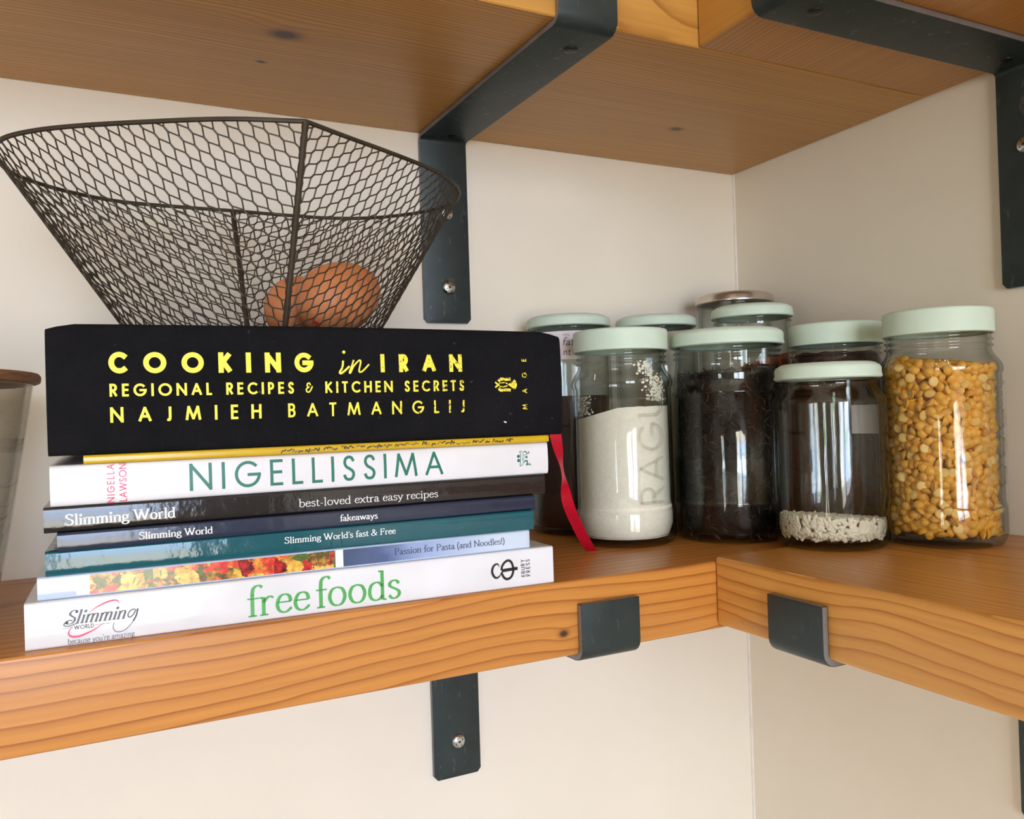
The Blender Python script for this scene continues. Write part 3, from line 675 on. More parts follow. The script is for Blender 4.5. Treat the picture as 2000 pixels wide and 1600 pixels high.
def band(name, m_, u0, u1, parent, surf, z0, z1, eps=.008):
    mb = MB(); n = 10
    for k in range(n):
        a, b = u0 + (u1 - u0) * k / n, u0 + (u1 - u0) * (k + 1) / n
        mb.quad(surf(a, z0, eps), surf(b, z0, eps), surf(b, z1, eps), surf(a, z1, eps))
    return mb.build(name, m_, parent, smooth=False)
band('food_photo', food_mat(), 2.16, 13.88, bk, sf, 2.3, 3.2)
band('white_stripe', M_WHITEP, 1.6, 2.16, bk, sf, 2.3, 3.2); band('white_stripe', M_WHITEP, 13.88, 14.3, bk, sf, 2.3, 3.2)
band('blue_blend_band', fade_mat(), 14.3, 25.3, bk, sf, 2.3, 3.2)  # blends from navy to pale blue along the spine
print_on('title_lettering', bline('Passion for Pasta (and Noodles!)', (17.14, 2.63), (23.86, 2.61), .36, .14, .06), M_NAVYP, bk, sf)
herb = []
for k in range(26):
    u = 2.6 + rnd.random() * 11; z = 2.4 + rnd.random() * .7; a = rnd.random() * PI; l = .12 + rnd.random() * .2
    herb += stroke([(u, z), (u + math.cos(a) * l * .5, z + math.sin(a) * l * .4), (u + math.cos(a) * l, min(3.18, max(2.32, z + math.sin(a) * l)))], .05)
print_on('herb_print', herb, plain('herb_green_print', srgb(84, 120, 40), .2), bk, sf)
# teal
bk, sf, ln = book('glossy teal paperback with white lettering, third from the bottom of the book stack', GRP, (-61.85, -21.6), (-36.5, -22.3), 3.31, 4.46, 20, M_TEALC)
print_on('title_lettering', bline("Slimming World's fast & Free", (10.86, 3.84), (16.86, 3.84), .32, .16, .07), M_WHITEP, bk, sf)
# navy
bk, sf, ln = book('thin glossy navy paperback with white lettering, between the teal and black spines', GRP, (-61.32, -22.0), (-36.25, -22.1), 4.47, 5.32, 20, M_NAVYC)
print_on('publisher_lettering', bline('Slimming World', (3.44, 4.74), (6.82, 4.73), .33, .17, .07), M_WHITEP, bk, sf)
print_on('title_lettering', bline('fakeaways', (13.24, 4.77), (15.33, 4.75), .33, .16, .07), M_WHITEP, bk, sf)
# black gloss
bk, sf, ln = book('glossy black paperback with white lettering, under the white hardback in the stack', GRP, (-61.86, -21.7), (-35.45, -21.9), 5.33, 6.52, 20.5, M_BLACKC)
print_on('publisher_lettering', bline('Slimming World', (.86, 5.65), (5.68, 5.64), .5, .17, .06), M_WHITEP, bk, sf)
print_on('title_lettering', bline('best-loved extra easy recipes', (11.68, 5.66), (19.52, 5.64), .42, .11, .05), M_WHITEP, bk, sf)
# white hardback
bk, sf, ln = book('white hardback with large teal green spine title and pink author name', GRP, (-61.56, -21.75), (-35.15, -21.8), 6.53, 8.46, 20, M_NIGW, True, 0.06, 0.16)
print_on('title_lettering', gline('NIGELLISSIMA', (6.06, 6.88), (19.58, 6.88), 1.36, .115), M_TEALP, bk, sf)
print_on('author_lettering', gline('NIGELLA', (2.70, 6.57), (2.71, 8.42), .33, .14) + gline('LAWSON', (3.23, 6.59), (3.24, 8.42), .34, .14), M_PINKP, bk, sf)
em = []
for cx_, cz_ in ((24.4, 7.43), (24.4, 7.68)): em += [[(cx_ + .1 * math.cos(a), cz_ + .1 * math.sin(a)) for a in (k * PI / 5 for k in range(10))]]
em += stroke([(24.48, 7.95), (24.62, 7.98), (24.72, 7.8), (24.68, 7.55), (24.72, 7.3), (24.6, 7.12), (24.46, 7.1)], .03) + stroke([(24.5, 8.0), (24.55, 7.7), (24.52, 7.4), (24.5, 7.1)], .04)
em += stroke([(24.75, 7.92), (24.9, 7.95), (24.95, 7.85), (25.08, 7.85), (25.12, 7.95)], .06) + stroke([(24.74, 7.74), (24.98, 7.76)], .03) + [[(24.78, 7.62), (25.0, 7.7), (25.0, 7.52)]]
em += stroke([(24.76, 7.3), (24.9, 7.42), (24.98, 7.3), (24.92, 7.12)], .07) + stroke([(25.0, 7.4), (25.0, 7.15), (25.12, 7.2), (25.22, 7.1)], .06) + stroke([(24.66, 7.5), (24.78, 7.5)], .04)
print_on('publisher_emblem', em, M_TEALP, bk, sf)
# thin yellow
bk, sf, ln = book('thin yellow book squeezed between the black cloth book and the white hardback', GRP, (-60.15, -21.8), (-35.3, -22.3), 8.47, 8.89, 20, M_YELC)
yq = []
for k in range(44):
    u = 9 + 13.5 * k / 44 + rnd.random() * .2; z = 8.52 + rnd.random() * .08
    yq += stroke([(u, z + rnd.random() * .15), (u + .08, z + .08 + rnd.random() * .15), (u + .14 + rnd.random() * .1, z + rnd.random() * .2), (u + .26, z + .1 + rnd.random() * .12)], .03 + .05 * rnd.random())
print_on('spine_print', yq, M_BROWNP, bk, sf)
# big black cloth book
def irtop(u):
    ln_ = 27.26; e_ = min(u, ln_ - u)
    return 15.12 + .08 * math.sin(PI * u / ln_) - .26 * max(0, 1 - e_ / 1.3) ** 1.6
bk, sf, ln = book('thick black cloth hardback with gold foil lettering, on top of the book stack', GRP, (-61.6, -21.8), (-34.35, -22.3), 8.9, 15.1, 21.2, M_CLOTH, True, 0.14, 0.3, irtop)
IRAN = bk
q = gline('COOKING', (2.62, 12.74), (12.34, 12.74), 1.04, .24) + gline('IRAN', (15.98, 12.72), (20.78, 12.72), 1.0, .23)
q += gline('REGIONAL RECIPES', (2.64, 11.63), (11.29, 11.63), .62, .18) + gline('&', (11.86, 11.66), (12.45, 11.66), .55, .13) + gline('KITCHEN SECRETS', (12.92, 11.63), (20.87, 11.63), .62, .18)
q += gline('NAJMIEH', (2.64, 10.39), (9.62, 10.39), .74, .17) + gline('BATMANGLIJ', (10.96, 10.4), (20.86, 10.4), .73, .15)
q += stroke([(13.92, 13.36), (13.87, 13.0), (13.72, 12.74), (13.8, 12.68), (14.02, 12.84), (14.26, 13.06)], .11) + stroke([(14.5, 13.4), (14.38, 13.05), (14.25, 12.74), (14.31, 12.72), (14.48, 13.05), (14.78, 13.36), (14.88, 13.3), (14.78, 12.86), (14.82, 12.74), (15.0, 12.82), (15.34, 13.16)], .09)
q += [[(13.98 + .09 * math.cos(k * PI / 5), 13.82 + .09 * math.sin(k * PI / 5)) for k in range(10)]]
print_on('title_lettering', q, M_FOIL, bk, sf, .02)
q = gline('MAGE', (24.88, 10.46), (24.9, 13.46), .33, .17)
q += [[(24.2, 11.95 + .36 * math.sin(a)) if False else (23.86 + .36 * math.cos(a), 11.95 + .36 * math.sin(a)) for a in [(-55 + 110 * k / 10) * PI / 180 for k in range(11)]] + [(23.62, 11.95)]]
for s_ in (1, -1):
    q += stroke([(23.02, 11.95 + .2 * s_), (23.2, 11.95 + .33 * s_), (23.5, 11.95 + .3 * s_), (23.82, 11.95 + .33 * s_)], .17) + stroke([(23.1, 11.95 + .1 * s_), (23.35, 11.95 + .12 * s_), (23.62, 11.95 + .06 * s_)], .07) + stroke([(22.82, 11.95 + .16 * s_), (22.95, 11.95 + .05 * s_), (23.1, 11.95)], .1)
print_on('publisher_emblem', q, M_FOIL, bk, sf, .02)
print_on('paint_fleck', [[(23.3, 9.8), (23.42, 9.7), (23.52, 9.72), (23.5, 9.78), (23.38, 9.82)]], M_PAPER, bk, sf, .02)
# ribbon marker of the big book
M_RED = plain('red_satin_ribbon', srgb(190, 8, 42), 0.35, 0, .5, .1, 200)
path = catmull([(-34.5, -17.0, 12.3), (-33.45, -17.6, 11.6), (-32.7, -18.0, 10.0), (-32.0, -17.6, 7.8), (-31.4, -17.2, 5.8), (-30.9, -16.8, 4.0), (-29.7, -16.0, 2.2), (-28.5, -15.2, 0.75), (-27.75, -14.75, 0.1)], 6)
mb = MB(); row = []
for i, p in enumerate(path):
    f = i / (len(path) - 1); tw = 0.2 + 1.1 * math.exp(-((f - .47) / .1) ** 2)
    sd = Vector((math.cos(tw - .45), math.sin(tw - .45), 0)); nn = Vector((sd.y, -sd.x, 0)); hw = .42
    row.append([mb.vert(p + sd * a + nn * b) for a, b in ((-hw, -.015), (hw, -.015), (hw, .015), (-hw, .015))])
for A, B in zip(row, row[1:]):
    for k in range(4): mb.face((A[k], A[(k + 1) % 4], B[(k + 1) % 4], B[k]))
mb.face(row[0][::-1]); mb.face(row[-1])
o = mb.build('ribbon_marker', M_RED, IRAN); o['label'] = 'red satin ribbon marker'

# ------------------------------------------------------------------ wire basket
M_WIRE = plain('dark_basket_wire', srgb(66, 58, 47), 0.5, 0.4, .5, .2, 40)
BKC = Vector((-50.6, -15.4, 0)); ZT, ZB = 25.0, 15.22
RIMR = [(-49.94, -24.96), (-47.4, -23.45), (-44.4, -21.75), (-41.5, -19.9), (-39.2, -17.8), (-37.75, -15.5), (-37.2, -12.9), (-38.3, -10.0), (-40.8, -7.4), (-43.7, -6.15), (-46.9, -5.9), (-50.8, -5.95)]
RIML = [(-50.8, -5.95), (-54.0, -5.85), (-58.0, -6.05), (-61.2, -7.75), (-63.3, -10.1), (-64.0, -12.3), (-64.1, -14.7), (-63.5, -16.9), (-62.2, -18.6), (-60.2, -20.2), (-57.0, -22.1), (-53.5, -23.9), (-49.94, -24.96)]
def resample(pts, n):
    L = [0]
    for a, b in zip(pts, pts[1:]): L.append(L[-1] + (b - a).length)
    out = []; j = 0
    for k in range(n + 1):
        d_ = L[-1] * k / n
        while j < len(L) - 2 and L[j + 1] < d_: j += 1
        u = (d_ - L[j]) / max(1e-9, L[j + 1] - L[j]); out.append(pts[j].lerp(pts[j + 1], u))
    return out, L[-1]
def basept(p):
    return Vector((-50.6 + (p.x + 50.6) * .53, -15.35 + (p.y + 15.4) * .48, 0))
halves = []
for R_ in (RIMR, RIML):
    cpts, ln_ = resample(catmull([(x, y, 0) for x, y in R_], 8), 120); halves.append((cpts, ln_))
basket = thing('wire_basket', 'dark wire mesh egg basket standing on the black cloth book', 'basket', (-50.6, -15.4, ZB))
def bpos(half, s_, t_):
    cp = half[0]; x = min(max(s_, 0), 1) * 120; i = min(int(x), 119); p = cp[i].lerp(cp[i + 1], x - i); q = basept(p)
    r_ = p.lerp(q, t_); r_.z = ZT + (ZB - ZT) * t_; return r_
PX, VE, RI = 0.63, 0.27, 0.48         # mesh cell: pitch, straight edge, diagonal rise
for half in halves:
    Lt = half[1]; Lb = Lt * .51; sl = 10.9; RT = sl / (1 - Lb / Lt); phi = Lt / RT
    mb = MB()
    def fl(X, Y):
        r_ = math.hypot(X, Y); th_ = math.atan2(X, Y); return .5 + th_ / phi, (RT - r_) / sl
    def seg(a, b, w_=.041):
        A, B = fl(*a), fl(*b)
        ok = lambda q_: -0.004 <= q_[0] <= 1.004 and -0.004 <= q_[1] <= 1.004
        if not ok(A) and not ok(B): return
        if not (ok(A) and ok(B)):
            g_, h_ = (A, B) if ok(A) else (B, A); lo, hi = 0.0, 1.0
            for _ in range(10):
                md = (lo + hi) / 2; q_ = (g_[0] + (h_[0] - g_[0]) * md, g_[1] + (h_[1] - g_[1]) * md)
                if ok(q_): lo = md
                else: hi = md
            A, B = g_, (g_[0] + (h_[0] - g_[0]) * lo, g_[1] + (h_[1] - g_[1]) * lo)
        pa, pb = bpos(half, *A), bpos(half, *B)
        if (pa - pb).length < .03: return
        mb.tube([pa, pb], w_, 5, caps=False)
    rowh = VE + RI; ny = int(RT / rowh) + 2; nx = int(RT / PX) + 2
    for j in range(-1, ny):
        y = j * rowh; off = (j % 2) * PX / 2
        for i in range(-nx, nx):
            x = i * PX + off
            top = (x, y + VE); bot = (x, y)
            seg(bot, top, .054); seg(top, (x + PX / 2, y + rowh)); seg(top, (x - PX / 2, y + rowh))
    mb.build('mesh_panel', M_WIRE, basket)
full = halves[0][0][:-1] + halves[1][0][:-1]
mb = MB(); mb.tube([(p.x, p.y, ZT) for p in full], .125, 8, closed=True); mb.build('rim', M_WIRE, basket)
mb = MB(); mb.tube([(basept(p).x, basept(p).y, ZB) for p in full], .08, 6, closed=True); mb.build('base_ring', M_WIRE, basket)
for k in (0, 1):
    p = halves[k][0][0]; q = basept(p); mb = MB(); pts = []
    for i in range(41):
        a = p.lerp(q, i / 40); a.z = ZT + (ZB - ZT) * i / 40; pts.append(a)
    mb.tube(pts, [.175 + .025 * math.sin(i * 2.4) for i in range(41)], 8); mb.build('strut', M_WIRE, basket)
mb = MB(); bl = [basept(p) for p in full]
def inside(x, y):
    c_ = False; j = len(bl) - 1
    for i in range(len(bl)):
        if (bl[i].y > y) != (bl[j].y > y) and x < (bl[j].x - bl[i].x) * (y - bl[i].y) / (bl[j].y - bl[i].y) + bl[i].x: c_ = not c_
        j = i
    return c_
for j in range(-10, 11):
    y = -15.4 + j * rowh; off = (j % 2) * PX / 2
    for i in range(-12, 13):
        x = -50.6 + i * PX + off
        for a, b in (((x, y), (x, y + VE)), ((x, y + VE), (x + PX / 2, y + rowh)), ((x, y + VE), (x - PX / 2, y + rowh))):
            if inside(*a) and inside(*b): mb.tube([(a[0], a[1], ZB), (b[0], b[1], ZB)], .037, 5, caps=False)
mb.build('base_mesh', M_WIRE, basket)

# ------------------------------------------------------------------ eggs
def egg_mat():
    m_, t, bs = mat('brown_eggshell'); v = t.obj(); n = t.noise(v, 45, 4); n2 = t.noise(v, 700, 2)
    t.link(t.ramp(n.outputs[0], [(0.3, srgb(205, 122, 72)), (0.7, srgb(226, 150, 98))]), bs.inputs['Base Color']); bs.inputs['Roughness'].default_value = .48
    bp = t.add('ShaderNodeBump', i_Strength=.1, i_Distance=.0005); t.link(n2.outputs[0], bp.inputs['Height']); t.link(bp.outputs[0], bs.inputs['Normal']); return m_
M_EGG = egg_mat(); M_STAMP = plain('red_stamp_ink', srgb(214, 48, 34), .5)
def egg(label, c, axis, a=2.95, b=2.28):
    root = thing('egg', label, 'egg', (c[0], c[1], c[2] - b), 'brown eggs in the wire basket')
    az_ = Vector(axis).normalized(); ax = az_.orthogonal().normalized(); bx = az_.cross(ax); mb = MB(); rings = []; n = 36; K = 24
    def pt(th, ph, k=1.0):
        z = math.cos(th); r_ = math.sin(th) * (1 + .13 * -z)
        return Vector(c) + az_ * z * a * k + (ax * math.cos(ph) + bx * math.sin(ph)) * r_ * b * k
    for i in range(1, K):
        rings.append([mb.vert(pt(PI * i / K, 2 * PI * k / n)) for k in range(n)])
    p0 = mb.vert(pt(0, 0)); p1 = mb.vert(pt(PI, 0))
    for A, B in zip(rings, rings[1:]):
        for k in range(n): mb.face((A[k], B[k], B[(k + 1) % n], A[(k + 1) % n]))
    for k in range(n): mb.face((p0, rings[0][k], rings[0][(k + 1) % n])); mb.face((p1, rings[-1][(k + 1) % n], rings[-1][k]))
    mb.build('shell', M_EGG, root); return root, pt
r1, pt = egg('brown egg at the front right of the basket, the larger one in view', (-46.05, -15.85, 17.72), (.88, .3, .38), 2.85, 2.17)
r2, pt2 = egg('brown egg at the back left, half hidden behind the basket strut', (-47.45, -11.75, 17.5), (.75, .55, .15), 2.6, 2.1)
# red ink stamp on the front egg
mb = MB(); pole = Vector((-46.05, -15.85, 17.72)); want = (Vector((-49.4, -18.0, 14.6)) - pole).normalized(); best = None
for a_ in range(4, 60):
    for b_ in range(72):
        q = pt(PI * a_ / 60, 2 * PI * b_ / 72); d_ = (q - pole).normalized().dot(want)
        if best is None or d_ > best[0]: best = (d_, PI * a_ / 60, 2 * PI * b_ / 72)
ctr_ = mb.vert(pt(best[1], best[2], 1.006)); ring = [mb.vert(pt(best[1] + .12 * math.cos(k * PI / 6), best[2] + .15 * math.sin(k * PI / 6), 1.006)) for k in range(12)]
for k in range(12): mb.face((ctr_, ring[k], ring[(k + 1) % 12]))
mb.build('ink_stamp', M_STAMP, r1)

# ------------------------------------------------------------------ jars
JG = 'glass jars with painted lids'
def jar_profile(z0, R, zsh, Rn, znk, ztop, heel=None, base_r=None, ring=(), rec=0.0):
    """outer outline of a jar from the base centre to the mouth; heel = height below which the jar is wider"""
    br = base_r or R - .55
    P = [(0, z0 + .12), (br - .35, z0 + .1), (br - .15, z0), (br, z0 + .02)]
    Rh = R
    for k in range(1, 6):
        a = k / 5 * PI / 2; P.append((br + (Rh - br) * math.sin(a), z0 + .02 + .9 * (1 - math.cos(a))))
    if heel:
        P += [(Rh, heel - .35), (Rh - .03, heel - .15), (Rh - rec, heel + .05)]
    Rb = R - (rec if heel else 0)
    P += [(Rb, z0 + (zsh - z0) * .5)]
    for rz in ring: P += [(Rb, rz - .18), (Rb + .1, rz - .06), (Rb + .1, rz + .06), (Rb, rz + .18)]
    if heel: P += [(Rb, zsh - .45), (R, zsh - .2)]
    for k in range(0, 9):
        f = k / 8; s_ = f * f * (3 - 2 * f); P.append((R + (Rn - R) * (1 - math.cos(f * PI)) / 2, zsh + (znk - zsh) * f))
    z = znk
    while z < ztop - .35:
        P += [(Rn, z + .06), (Rn + .15, z + .16), (Rn + .15, z + .22), (Rn, z + .32)]; z += .42
    P += [(Rn, ztop - .15), (Rn - .05, ztop - .05), (Rn - .12, ztop)]
    Q = []
    for r_, zz in P:
        if not Q or abs(r_ - Q[-1][0]) + abs(zz - Q[-1][1]) > 1e-4: Q.append((r_, zz))
    return Q
def inner_profile(P, z0, th=.24, floor=.55):
    Q = [(max(0, r_ - th), zz) for r_, zz in P if zz > z0 + floor + .15 and r_ > 1]
    return Q + [], [(0, z0 + floor), (Q[0][0] - .5, z0 + floor)]
def lid_profile(Rl, zb, zt, kind):
    if kind == 'deep': return [(Rl - .18, zb + .1), (Rl - .1, zb), (Rl + .02, zb + .06), (Rl, zb + .2), (Rl, zt - .2), (Rl - .05, zt - .07), (Rl - .2, zt), (Rl - .5, zt - .02), (Rl - .7, zt - .1), (0, zt - .1)]
    return [(Rl - .3, zb + .12), (Rl - .12, zb), (Rl, zb + .08), (Rl + .01, zb + .22), (Rl - .04, zb + .34), (Rl - .04, zt - .42), (Rl - .12, zt - .25), (Rl - .42, zt - .06), (Rl - .6, zt), (Rl - .85, zt - .02), (Rl - 1.1, zt - .12), (0, zt - .1)]
def jar(label, x, y, z0, R, Rl, zb, zt, Rn, zsh, kind, lidm=None, heel=None, ring=(), base_r=None, rec=0.0, group=JG, ztm=None):
    root = thing('glass_jar', label, 'jar', (x, y, z0), group)
    zn = zsh + 1.35 if zsh + 1.35 < zb - .2 else zb - .35
    P = jar_profile(z0, R, zsh, Rn, zn, zt - .25, heel, base_r, ring, rec)
    q, fl_ = inner_profile(P, z0)
    prof = P + list(reversed(q)) + list(reversed(fl_))
    mb = MB(); mb.lathe(prof, 72, (x, y, 0)); mb.build('glass_body', M_GLASS, root, angle=60)
    mb = MB(); lp = lid_profile(Rl, zb, zt, kind)
    mb.lathe(lp + [(0, zt - .2), (Rl - .25, zt - .2), (Rl - .25, zb + .12)], 72, (x, y, 0), close=True)
    mb.build('lid', lidm or M_MINT, root, angle=50)
    return root, q
def rin(q, z):
    """inside radius of a jar at height z"""
    best = q[0][0]
    for (r0, a), (r1, b) in zip(q, q[1:]):
        if a <= z <= b and b > a: return r0 + (r1 - r0) * (z - a) / (b - a)
        if b < z: best = r1
    return best
def fill(mb, q, x, y, zbot, top, n=56, gap=.05, nr=14):
    """solid of contents: follows the inside wall, top(ang, fraction of radius) gives the surface height"""
    zs = [zbot + k for k in (0, .15, .4, .8)]; rings = []
    rings.append([mb.vert((x, y, zbot))])
    for k in range(0, 12):
        ring = []
        for j in range(n):
            a = 2 * PI * j / n; zt_ = top(a, 1.0); z = zbot + (zt_ - zbot) * k / 11; r_ = rin(q, z) - gap
            if k == 0: r_ -= .35
            ring.append(mb.vert((x + r_ * math.cos(a), y + r_ * math.sin(a), z)))
        rings.append(ring)
    for k in range(nr - 1, 0, -1):
        f = k / nr; ring = []
        for j in range(n):
            a = 2 * PI * j / n; r_ = (rin(q, top(a, 1)) - gap) * f; ring.append(mb.vert((x + r_ * math.cos(a), y + r_ * math.sin(a), top(a, f))))
        rings.append(ring)
    rings.append([mb.vert((x, y, top(0, 0)))])
    for A, B in zip(rings, rings[1:]):
        for j in range(n):
            j2 = (j + 1) % n
            if len(A) == 1: mb.face((A[0], B[j2], B[j]))
            elif len(B) == 1: mb.face((A[j], A[j2], B[0]))
            else: mb.face((A[j], A[j2], B[j2], B[j]))
def on_cyl(name, quads, m_, parent, x, y, R, ang0, eps=.03, thick=0, R2=None):
    """flat drawing (arc length cm, height cm) wrapped on a cylinder, centred at angle ang0; u grows to the viewer's right"""
    mb = MB()
    for qd in quads:
        A = []
        for u, z in qd:
            a = ang0 + u / R; A.append(mb.vert((x + (R + eps) * math.cos(a), y + (R + eps) * math.sin(a), z)))
        mb.face(A)
    return mb.build(name, m_, parent, smooth=False)
def tubes_on_cyl(name, strokes, m_, parent, x, y, R, ang0, r=.05):
    mb = MB()
    for st in strokes:
        mb.tube([(x + R * math.cos(ang0 + u / R), y + R * math.sin(ang0 + u / R), z) for u, z in st], r, 6)
    return mb.build(name, m_, parent)
def glyph_strokes(text, h, p0, ang=0.0, gap=.18):
    """centre lines of capitals for raised glass lettering"""
    out = []; x = 0
    for c in text:
        wd = max(.12, GEO[c][0]) * h
        for st in GEO[c][1]:
            pl = [(x + px * wd, py * h) for px, py in st]
            out.append([(p0[0] + a * math.cos(ang) - b * math.sin(ang), p0[1] + a * math.sin(ang) + b * math.cos(ang)) for a, b in pl])
        x += wd + gap * h
    return out
CAMXY = (-59.3, -65.48)
face_ang = lambda x, y: math.atan2(CAMXY[1] - y, CAMXY[0] - x)

# A: jar of white flour
ax_, ay_ = -22.88, -11.93
JA, qa = jar('glass jar of white flour with deep mint lid, beside the red ribbon', ax_, ay_, 0, 3.93, 3.67, 14.78, 16.45, 3.36, 12.35, 'deep', heel=2.75, rec=.14)
fa = face_ang(ax_, ay_)
tubes_on_cyl('raised_lettering', [[(p[0], p[1]) for p in st] for st in glyph_strokes('RAGU', 2.05, (3.3, 3.3), PI / 2, .3)], M_EMBOSS, JA, ax_, ay_, 3.76, fa, .11)
sc_ = [[(-2.6 + .32 * k, 12.5), (-2.5 + .32 * k, 12.95), (-2.36 + .32 * k, 13.0), (-2.4 + .32 * k, 12.6)] for k in range(6)]
tubes_on_cyl('raised_script', [sm(s_) for s_ in sc_], M_EMBOSSD, JA, ax_, ay_, 3.72, fa, .04)
M_FLOUR = plain('white_flour', srgb(250, 243, 224), .9, 0, .2, .04, 300, .5, 900)
mb = MB()
def ftop(a, f):
    v_ = f * math.sin(a - fa); r_ = 3.5 * f
    return 10.45 - .85 * min(1, max(0, -v_ - .05)) ** 1.1 + .07 * v_ + .06 * mnoise.noise((math.cos(a) * r_ * 2, math.sin(a) * r_ * 2, 0))
fill(mb, qa, ax_, ay_, .6, ftop, 90)
r2_ = random.Random(3)
for k in range(640):                          # flour dust clinging to the inside of the glass
    right = r2_.random() < .72
    if right: u = .62 + r2_.gauss(0, .12) + .25 * r2_.random(); z = 10.9 + r2_.random() ** 1.2 * 3.0
    else: u = -1.0 + r2_.gauss(0, .15); z = 9.9 + r2_.random() * 1.5
    if right: u += (12.2 - z) * .1
    a = fa + u; r_ = rin(qa, z) - .02; s_ = .025 + .085 * r2_.random() ** 2; p = Vector((ax_ + r_ * math.cos(a), ay_ + r_ * math.sin(a), z))
    tn = Vector((-math.sin(a), math.cos(a), 0)); nn = Vector((-math.cos(a), -math.sin(a), 0)); i = len(mb.v); m5 = 6
    for j in range(m5): mb.v.append(tuple(p + (tn * math.cos(2 * PI * j / m5) * s_ * (1 + .5 * r2_.random()) + Vector((0, 0, 1)) * math.sin(2 * PI * j / m5) * s_)))
    mb.v.append(tuple(p + nn * s_ * .5))
    for j in range(m5): mb.face((i + j, i + (j + 1) % m5, i + m5))
tag(mb.build('flour', M_FLOUR, loc=(ax_, ay_, .6)), 'white flour heaped in the jar beside the red ribbon', 'flour', kind='stuff')

# B: jar of loose tea
bx_, by_ = -14.95, -15.05
JB, qb = jar('large wide glass jar of black leaf tea, between the flour and rice jars', bx_, by_, 0, 4.2, 4.4, 15.0, 16.28, 4.0, 12.6, 'low', ring=(3.0, 11.4))
M_TEA = plain('black_tea_leaves', srgb(22, 16, 15), .7, 0, .2, .5, 120); M_TEA2 = plain('brown_tea_leaves', srgb(66, 48, 38), .7, 0, .3, .4, 120)
fb = face_ang(bx_, by_); mb = MB()
def ttop(a, f): return 13.0 + .35 * mnoise.noise((math.cos(a) * f * 2, math.sin(a) * f * 2, 3)) - .25 * f * math.cos(a - fb + 1.2)
fill(mb, qb, bx_, by_, .62, lambda a, f: ttop(a, f) - .15, 60, .36)
rt = random.Random(11)
def leaf_strand(p, tn, up_, nn, l):
    a0 = rt.random() * 2 * PI; cv = rt.uniform(-1.6, 1.6); pts = []; q_ = Vector(p)
    for k in range(5):
        a = a0 + cv * k / 4; q_ = q_ + (tn * math.cos(a) + up_ * math.sin(a)) * (l / 4) + nn * rt.uniform(-.03, .03); pts.append(q_.copy())
    mb.cur = 1 if rt.random() < .3 else 0
    mb.tube(pts, [.02, .05, .06, .05, .015], 4, caps=False)
for k in range(2400):
    a = rt.random() * 2 * PI; z = .75 + rt.random() * (ttop(a, 1) - .9); r_ = rin(qb, z) - .08 - rt.random() * .22
    leaf_strand((bx_ + r_ * math.cos(a), by_ + r_ * math.sin(a), z), Vector((-math.sin(a), math.cos(a), 0)), Vector((0, 0, 1)), Vector((math.cos(a), math.sin(a), 0)), rt.uniform(.35, .85))
for k in range(300):
    a = rt.random() * 2 * PI; f = math.sqrt(rt.random()) * .9; r_ = 3.8 * f
    leaf_strand((bx_ + r_ * math.cos(a), by_ + r_ * math.sin(a), ttop(a, f) + .05), Vector((1, 0, 0)), Vector((0, 1, 0)), Vector((0, 0, 1)), rt.uniform(.4, 1.0))
mb.cur = 0
tag(mb.build('tea_leaves', [M_TEA, M_TEA2], loc=(bx_, by_, .6)), 'black loose leaf tea filling the wide jar', 'tea', kind='stuff')

# C: jar with a little rice
cx_, cy_ = -13.36, -23.6
JC, qc = jar('short glass jar with a little white rice and shallow mint lid, nearest the shelf edge', cx_, cy_, DZ, 3.85, 3.59, 11.97, 13.1, 3.25, 10.3, 'low', base_r=3.25)
fc = face_ang(cx_, cy_)
tubes_on_cyl('raised_lettering', glyph_strokes('BA', .3, (-.25, 1.0)) + [[(.75, 1.25), (.95, 1.3), (.9, 1.15), (.96, 1.02), (.74, 1.0)], [(1.1, 1.28), (1.3, 1.3), (1.22, 1.14), (1.3, 1.02), (1.08, 1.02)], [(1.62, 1.25), (1.48, 1.28), (1.45, 1.14), (1.6, 1.14), (1.6, 1.25), (1.58, 1.0)], [(1.92, 1.28), (1.78, 1.2), (1.76, 1.02), (1.92, 1.02), (1.92, 1.14), (1.78, 1.14)]], M_EMBOSSD, JC, cx_, cy_, 3.76, fc, .022)
lb = [[(u0, z0_), (u0 + .3, z0_), (u0 + .3, z0_ + 2.1 - .0), (u0, z0_ + 2.1)] for u0 in [k * .3 for k in range(8)] for z0_ in (8.0,)]
# paper label on the far side of the jar
on_cyl('paper_label', [[(u, z) for u, z in q_] for q_ in lb], M_PAPER, JC, cx_, cy_, 3.85, fc + PI - 1.05, .01)
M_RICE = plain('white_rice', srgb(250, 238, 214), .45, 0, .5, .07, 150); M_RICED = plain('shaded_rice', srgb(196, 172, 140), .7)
mb = MB()
def rtop(a, f): return 2.2 - .35 * f * math.cos(a - fc - 2.6)
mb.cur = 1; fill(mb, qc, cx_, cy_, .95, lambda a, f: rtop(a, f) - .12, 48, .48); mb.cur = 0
rr_ = random.Random(5)
def ellipsoid(c, ax, l, w_, n=6, K=4):
    ax = Vector(ax).normalized(); b = ax.orthogonal().normalized(); d_ = ax.cross(b); c = Vector(c); rings = []
    p0 = mb.vert(c + ax * l); p1 = mb.vert(c - ax * l)
    for i in range(1, K):
        th = PI * i / K; rings.append([mb.vert(c + ax * l * math.cos(th) + (b * math.cos(2 * PI * k / n) + d_ * math.sin(2 * PI * k / n)) * w_ * math.sin(th)) for k in range(n)])
    for A, B in zip(rings, rings[1:]):
        for k in range(n): mb.face((A[k], B[k], B[(k + 1) % n], A[(k + 1) % n]))
    for k in range(n): mb.face((p0, rings[0][k], rings[0][(k + 1) % n])); mb.face((p1, rings[-1][(k + 1) % n], rings[-1][k]))
